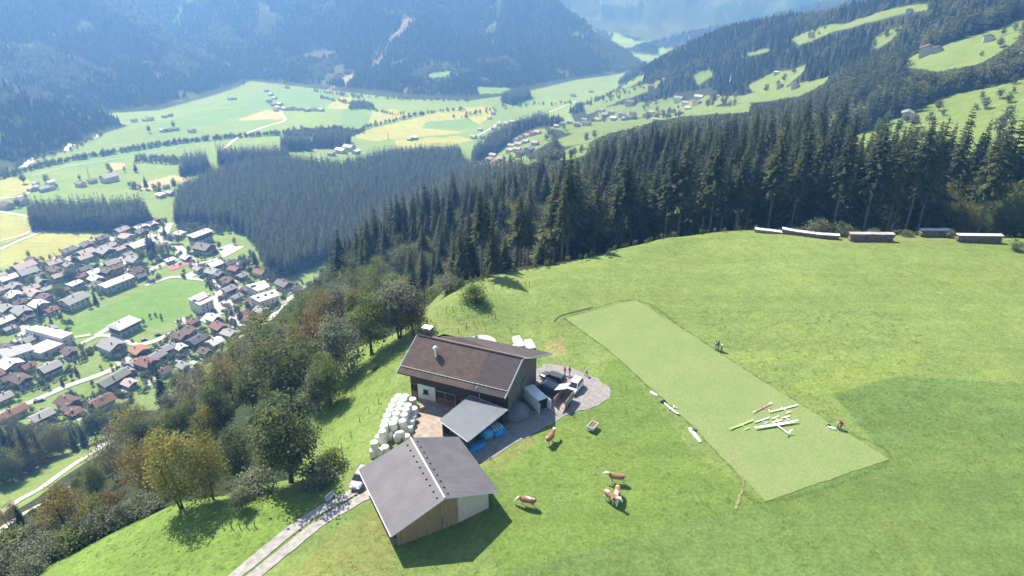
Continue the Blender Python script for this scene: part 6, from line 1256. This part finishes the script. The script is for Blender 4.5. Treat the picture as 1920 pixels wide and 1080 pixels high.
def person(px, py, rz, shirt, legs, label, bend=0, squat=0, arms=(.2, .2), step=.1, cap=None, H=1.76, short=False):
    p = hit(px, py); o = empty('person', (p.x, p.y, p.z + .01), rz, label, 'person'); k = H / 1.76; hip = Vector((-.18 * squat - .22 * math.sin(bend), 0, .93 - .45 * squat)); sb, cb = math.sin(bend), math.cos(bend)
    def up(d, side=0, fwd=0): return hip + Vector((sb * d + cb * fwd, side, cb * d - sb * fwd))
    body, sh_, tr_ = MB(), MB(), MB()
    neck, head = up(.52), up(.70, 0, .03); 
    body.tube([up(-.02), up(.2), up(.45), up(.52)], [.14,.135,.15,.07], 10); body.tube([neck - (head - neck) * .2, neck, head], [.06,.055,.06], 8); body.tube([head + Vector((0,0,-.12)), head + Vector((0,0,-.06)), head + Vector((0,0,.03)), head + Vector((0,0,.10))], [.055,.085,.095,.05], 10)
    f = Vector((cb, 0, -sb)); body.tube([head + f * .08, head + f * .115 + Vector((0,0,-.02))], [.025,.015], 5)
    for s in (-1, 1): body.tube([head + Vector((0,s*.085,0)), head + Vector((-.01,s*.105,-.01))], [.03,.02], 5)
    sh_.tube([up(-.06), up(.1), up(.3), up(.46), up(.52)], [.165,.16,.18,.17,.08], 12, sq=1)
    tr_.tube([up(-.08), up(.06)], [.165,.16], 10)
    for s, ar in ((-1, arms[0]), (1, arms[1])):
        S = up(.46, s * .19); E = S + Vector((math.sin(ar) * .28 + sb * .05, s * .06, -math.cos(ar) * .28)); W_ = E + Vector((math.sin(ar + .45) * .26, -s * .02, -math.cos(ar + .45) * .26))
        body.tube([S, E, W_], [.055,.042,.03], 8); sh_.tube([up(.45, s * .12), S, lerp(S, E, .75)], [.09,.078,.06], 8)
        d = (W_ - E).normalized(); body.tube([W_, W_ + d * .05, W_ + d * .09], [.028,.042,.04], 8)
        side = Vector((0, 1, 0)); 
        for fi, ln in enumerate((.075,.085,.08,.06)): bp = W_ + d * .085 + side * (fi - 1.5) * .021; q1 = bp + d * ln * .55 + Vector((.008,0,0)); body.tube([bp, q1, q1 + d * ln * .45 + Vector((.018,0,-.004))], [.0095,.0085,.007], 5)
        body.tube([W_ + d * .02 + Vector((.02, 0, 0)), W_ + d * .06 + Vector((.055, 0, 0)), W_ + d * .09 + Vector((.06, 0, 0))], [.013,.011,.009], 5)
        st = step * s; foot = Vector((st + .02, s * .11, .06)); Hj = hip + Vector((0, s * .09, 0)); kn = lerp(Hj, foot, .5) + Vector((.05 + .38 * squat, s * .02 + s * .05 * squat, .05 * squat))
        body.tube([Hj, kn, foot], [.085,.058,.042], 8); tr_.tube([Hj, kn] + ([] if short else [foot + Vector((0,0,.03))]), [.10,.075] + ([] if short else [.06]), 8); body.tube([foot + Vector((-.08,0,-.02)), foot + Vector((.05,0,-.03)), foot + Vector((.17,0,-.04))], [.045,.045,.03], 8)
    for bb, nm, m_, vx in ((body, 'body', SKIN, .011), (sh_, 'shirt', CL[shirt], .02), (tr_, 'trousers', CL[legs], .02)):
        me = baked(bb, vx, m_, nm, 2 if nm != 'body' else 1); link(bpy.data.objects.new(nm, me), o)
    q = MB(); q.lathe([(.10,-.06),(.112,0),(.108,.06),(.07,.115),(.01,.13)], head + Vector((-.02,0,.02)), 12); q.obj('cap' if cap else 'hair', CL[cap] if cap else HAIR, o, True)
    for s in (-1, 1): q = MB(); q.lathe([(.004,-.012),(.013,0),(.004,.012)], head + f * .088 + Vector((0, s * .035, .012)), 6); q.obj('eye', M['black'], o)
    for s in (-1, 1):
        q = MB(); ft = Vector((step * s + .02, s * .11, .05)); q.tube([ft + Vector((-.10,0,-.01)), ft + Vector((.05,0,-.015)), ft + Vector((.18,0,-.03))], [.055,.055,.04], 8); q.obj('shoe', M['black'], o, True)
    o.scale = (k,) * 3; return o
person(1059, 704, R(-150), 'red', 'jeans', "person in a red shirt beside the dark estate car", 0.05)
person(1068, 705, R(-160), 'black', 'beige', "person in dark top and light shorts beside the red-shirted one", 0, 0, (.5,.5), .08, None, 1.82, True)
person(1099, 705, R(160), 'white', 'black', "person in white top bending forward on the grass edge of the yard", .65, .05, (.7,.9), .2)
person(1341, 656, R(20), 'grey', 'grey', "person in grey at the left of the trio on the mown strip"); person(1345.5, 656, R(-20), 'black', 'grey', "person in a black top in the middle of the trio on the mown strip", .1, 0, (.4,.2), .1, None, 1.85); person(1353, 658, R(170), 'white', 'darkblue', "person in a white shirt standing right of the trio on the mown strip", 0, 0, (.3,.6), .12)
person(1575, 804, R(195), 'red', 'jeans', "person in a red shirt bending over a model on the strip edge", .75, .1, (.3,.5), .18, 'red', 1.84)
person(1569.5, 804, R(30), 'beige', 'darkblue', "person in beige crouching next to the red-shirted one", .5, .45, (.5,.6), .1)
laid('glider_fuselage', (1551,801),(1567,806), .35, .3, GC['white'], "white model fuselage on the ground before the crouching person", 'glider part'); lump('tool_box', 1554, 798, (.6,.5,.5), .4, M['black'], "black tool box on the strip left of the crouching person", 'box', 31)
# ------------------------------------------------------------------ air, light, camera
hz = MB(); bx0, bx1, by0, by1, bz0, bz1 = -6800, 6800, -6800, 6800, ZV - TILT * 3500 - 60, 215
hz.box(((bx0+bx1)/2, (by0+by1)/2, (bz0+bz1)/2), (bx1-bx0, by1-by0, bz1-bz0))
hm = bpy.data.materials.new('haze'); hm.use_nodes = True; nt = hm.node_tree; nt.nodes.remove(nt.nodes['Principled BSDF'])
pv = nt.nodes.new('ShaderNodeVolumePrincipled'); pv.inputs['Color'].default_value = (*HAZE_COL, 1); pv.inputs['Absorption Color'].default_value = (1, 1, 1, 1); pv.inputs['Density'].default_value = HAZE_D; pv.inputs['Anisotropy'].default_value = HAZE_G
nt.links.new(pv.outputs[0], nt.nodes['Material Output'].inputs['Volume'])
o = hz.obj('haze', hm); tag(o, kind='stuff')
w = bpy.data.worlds.new('World'); scene.world = w; w.use_nodes = True; nt = w.node_tree
sk = nt.nodes.new('ShaderNodeTexSky'); sk.sky_type = 'NISHITA'; sk.sun_disc = False
SUN = Vector((-.55, .65, 1.0)).normalized()
sk.sun_elevation = math.asin(SUN.z); sk.sun_rotation = math.atan2(SUN.x, SUN.y); sk.altitude = 900; sk.air_density = 1; sk.dust_density = 1
nt.links.new(sk.outputs[0], nt.nodes['Background'].inputs['Color']); nt.nodes['Background'].inputs['Strength'].default_value = SKY_S
sl = bpy.data.lights.new('sun', 'SUN'); sl.energy = SUN_S; sl.angle = R(.5); sl.color = (1, .95, .86)
so = bpy.data.objects.new('sun', sl); COL.objects.link(so); so.rotation_euler = (-SUN).to_track_quat('-Z', 'Y').to_euler(); so.location = SUN * 300
cam = bpy.data.cameras.new('camera'); cam.sensor_width = 36; cam.lens = 36 * F / 1920; cam.clip_start = 1; cam.clip_end = 20000
co = bpy.data.objects.new('camera', cam); COL.objects.link(co); co.location = (0, 0, CZ); co.rotation_euler = (math.pi / 2 - TH, 0, 0); scene.camera = co
vs_ = scene.view_settings; vs_.view_transform = 'Standard'; vs_.look = 'None'; vs_.exposure = EXPO; vs_.gamma = 1
scene.cycles.volume_bounces = 1; scene.cycles.max_bounces = 6; scene.cycles.use_denoising = True; scene.cycles.transparent_max_bounces = 8
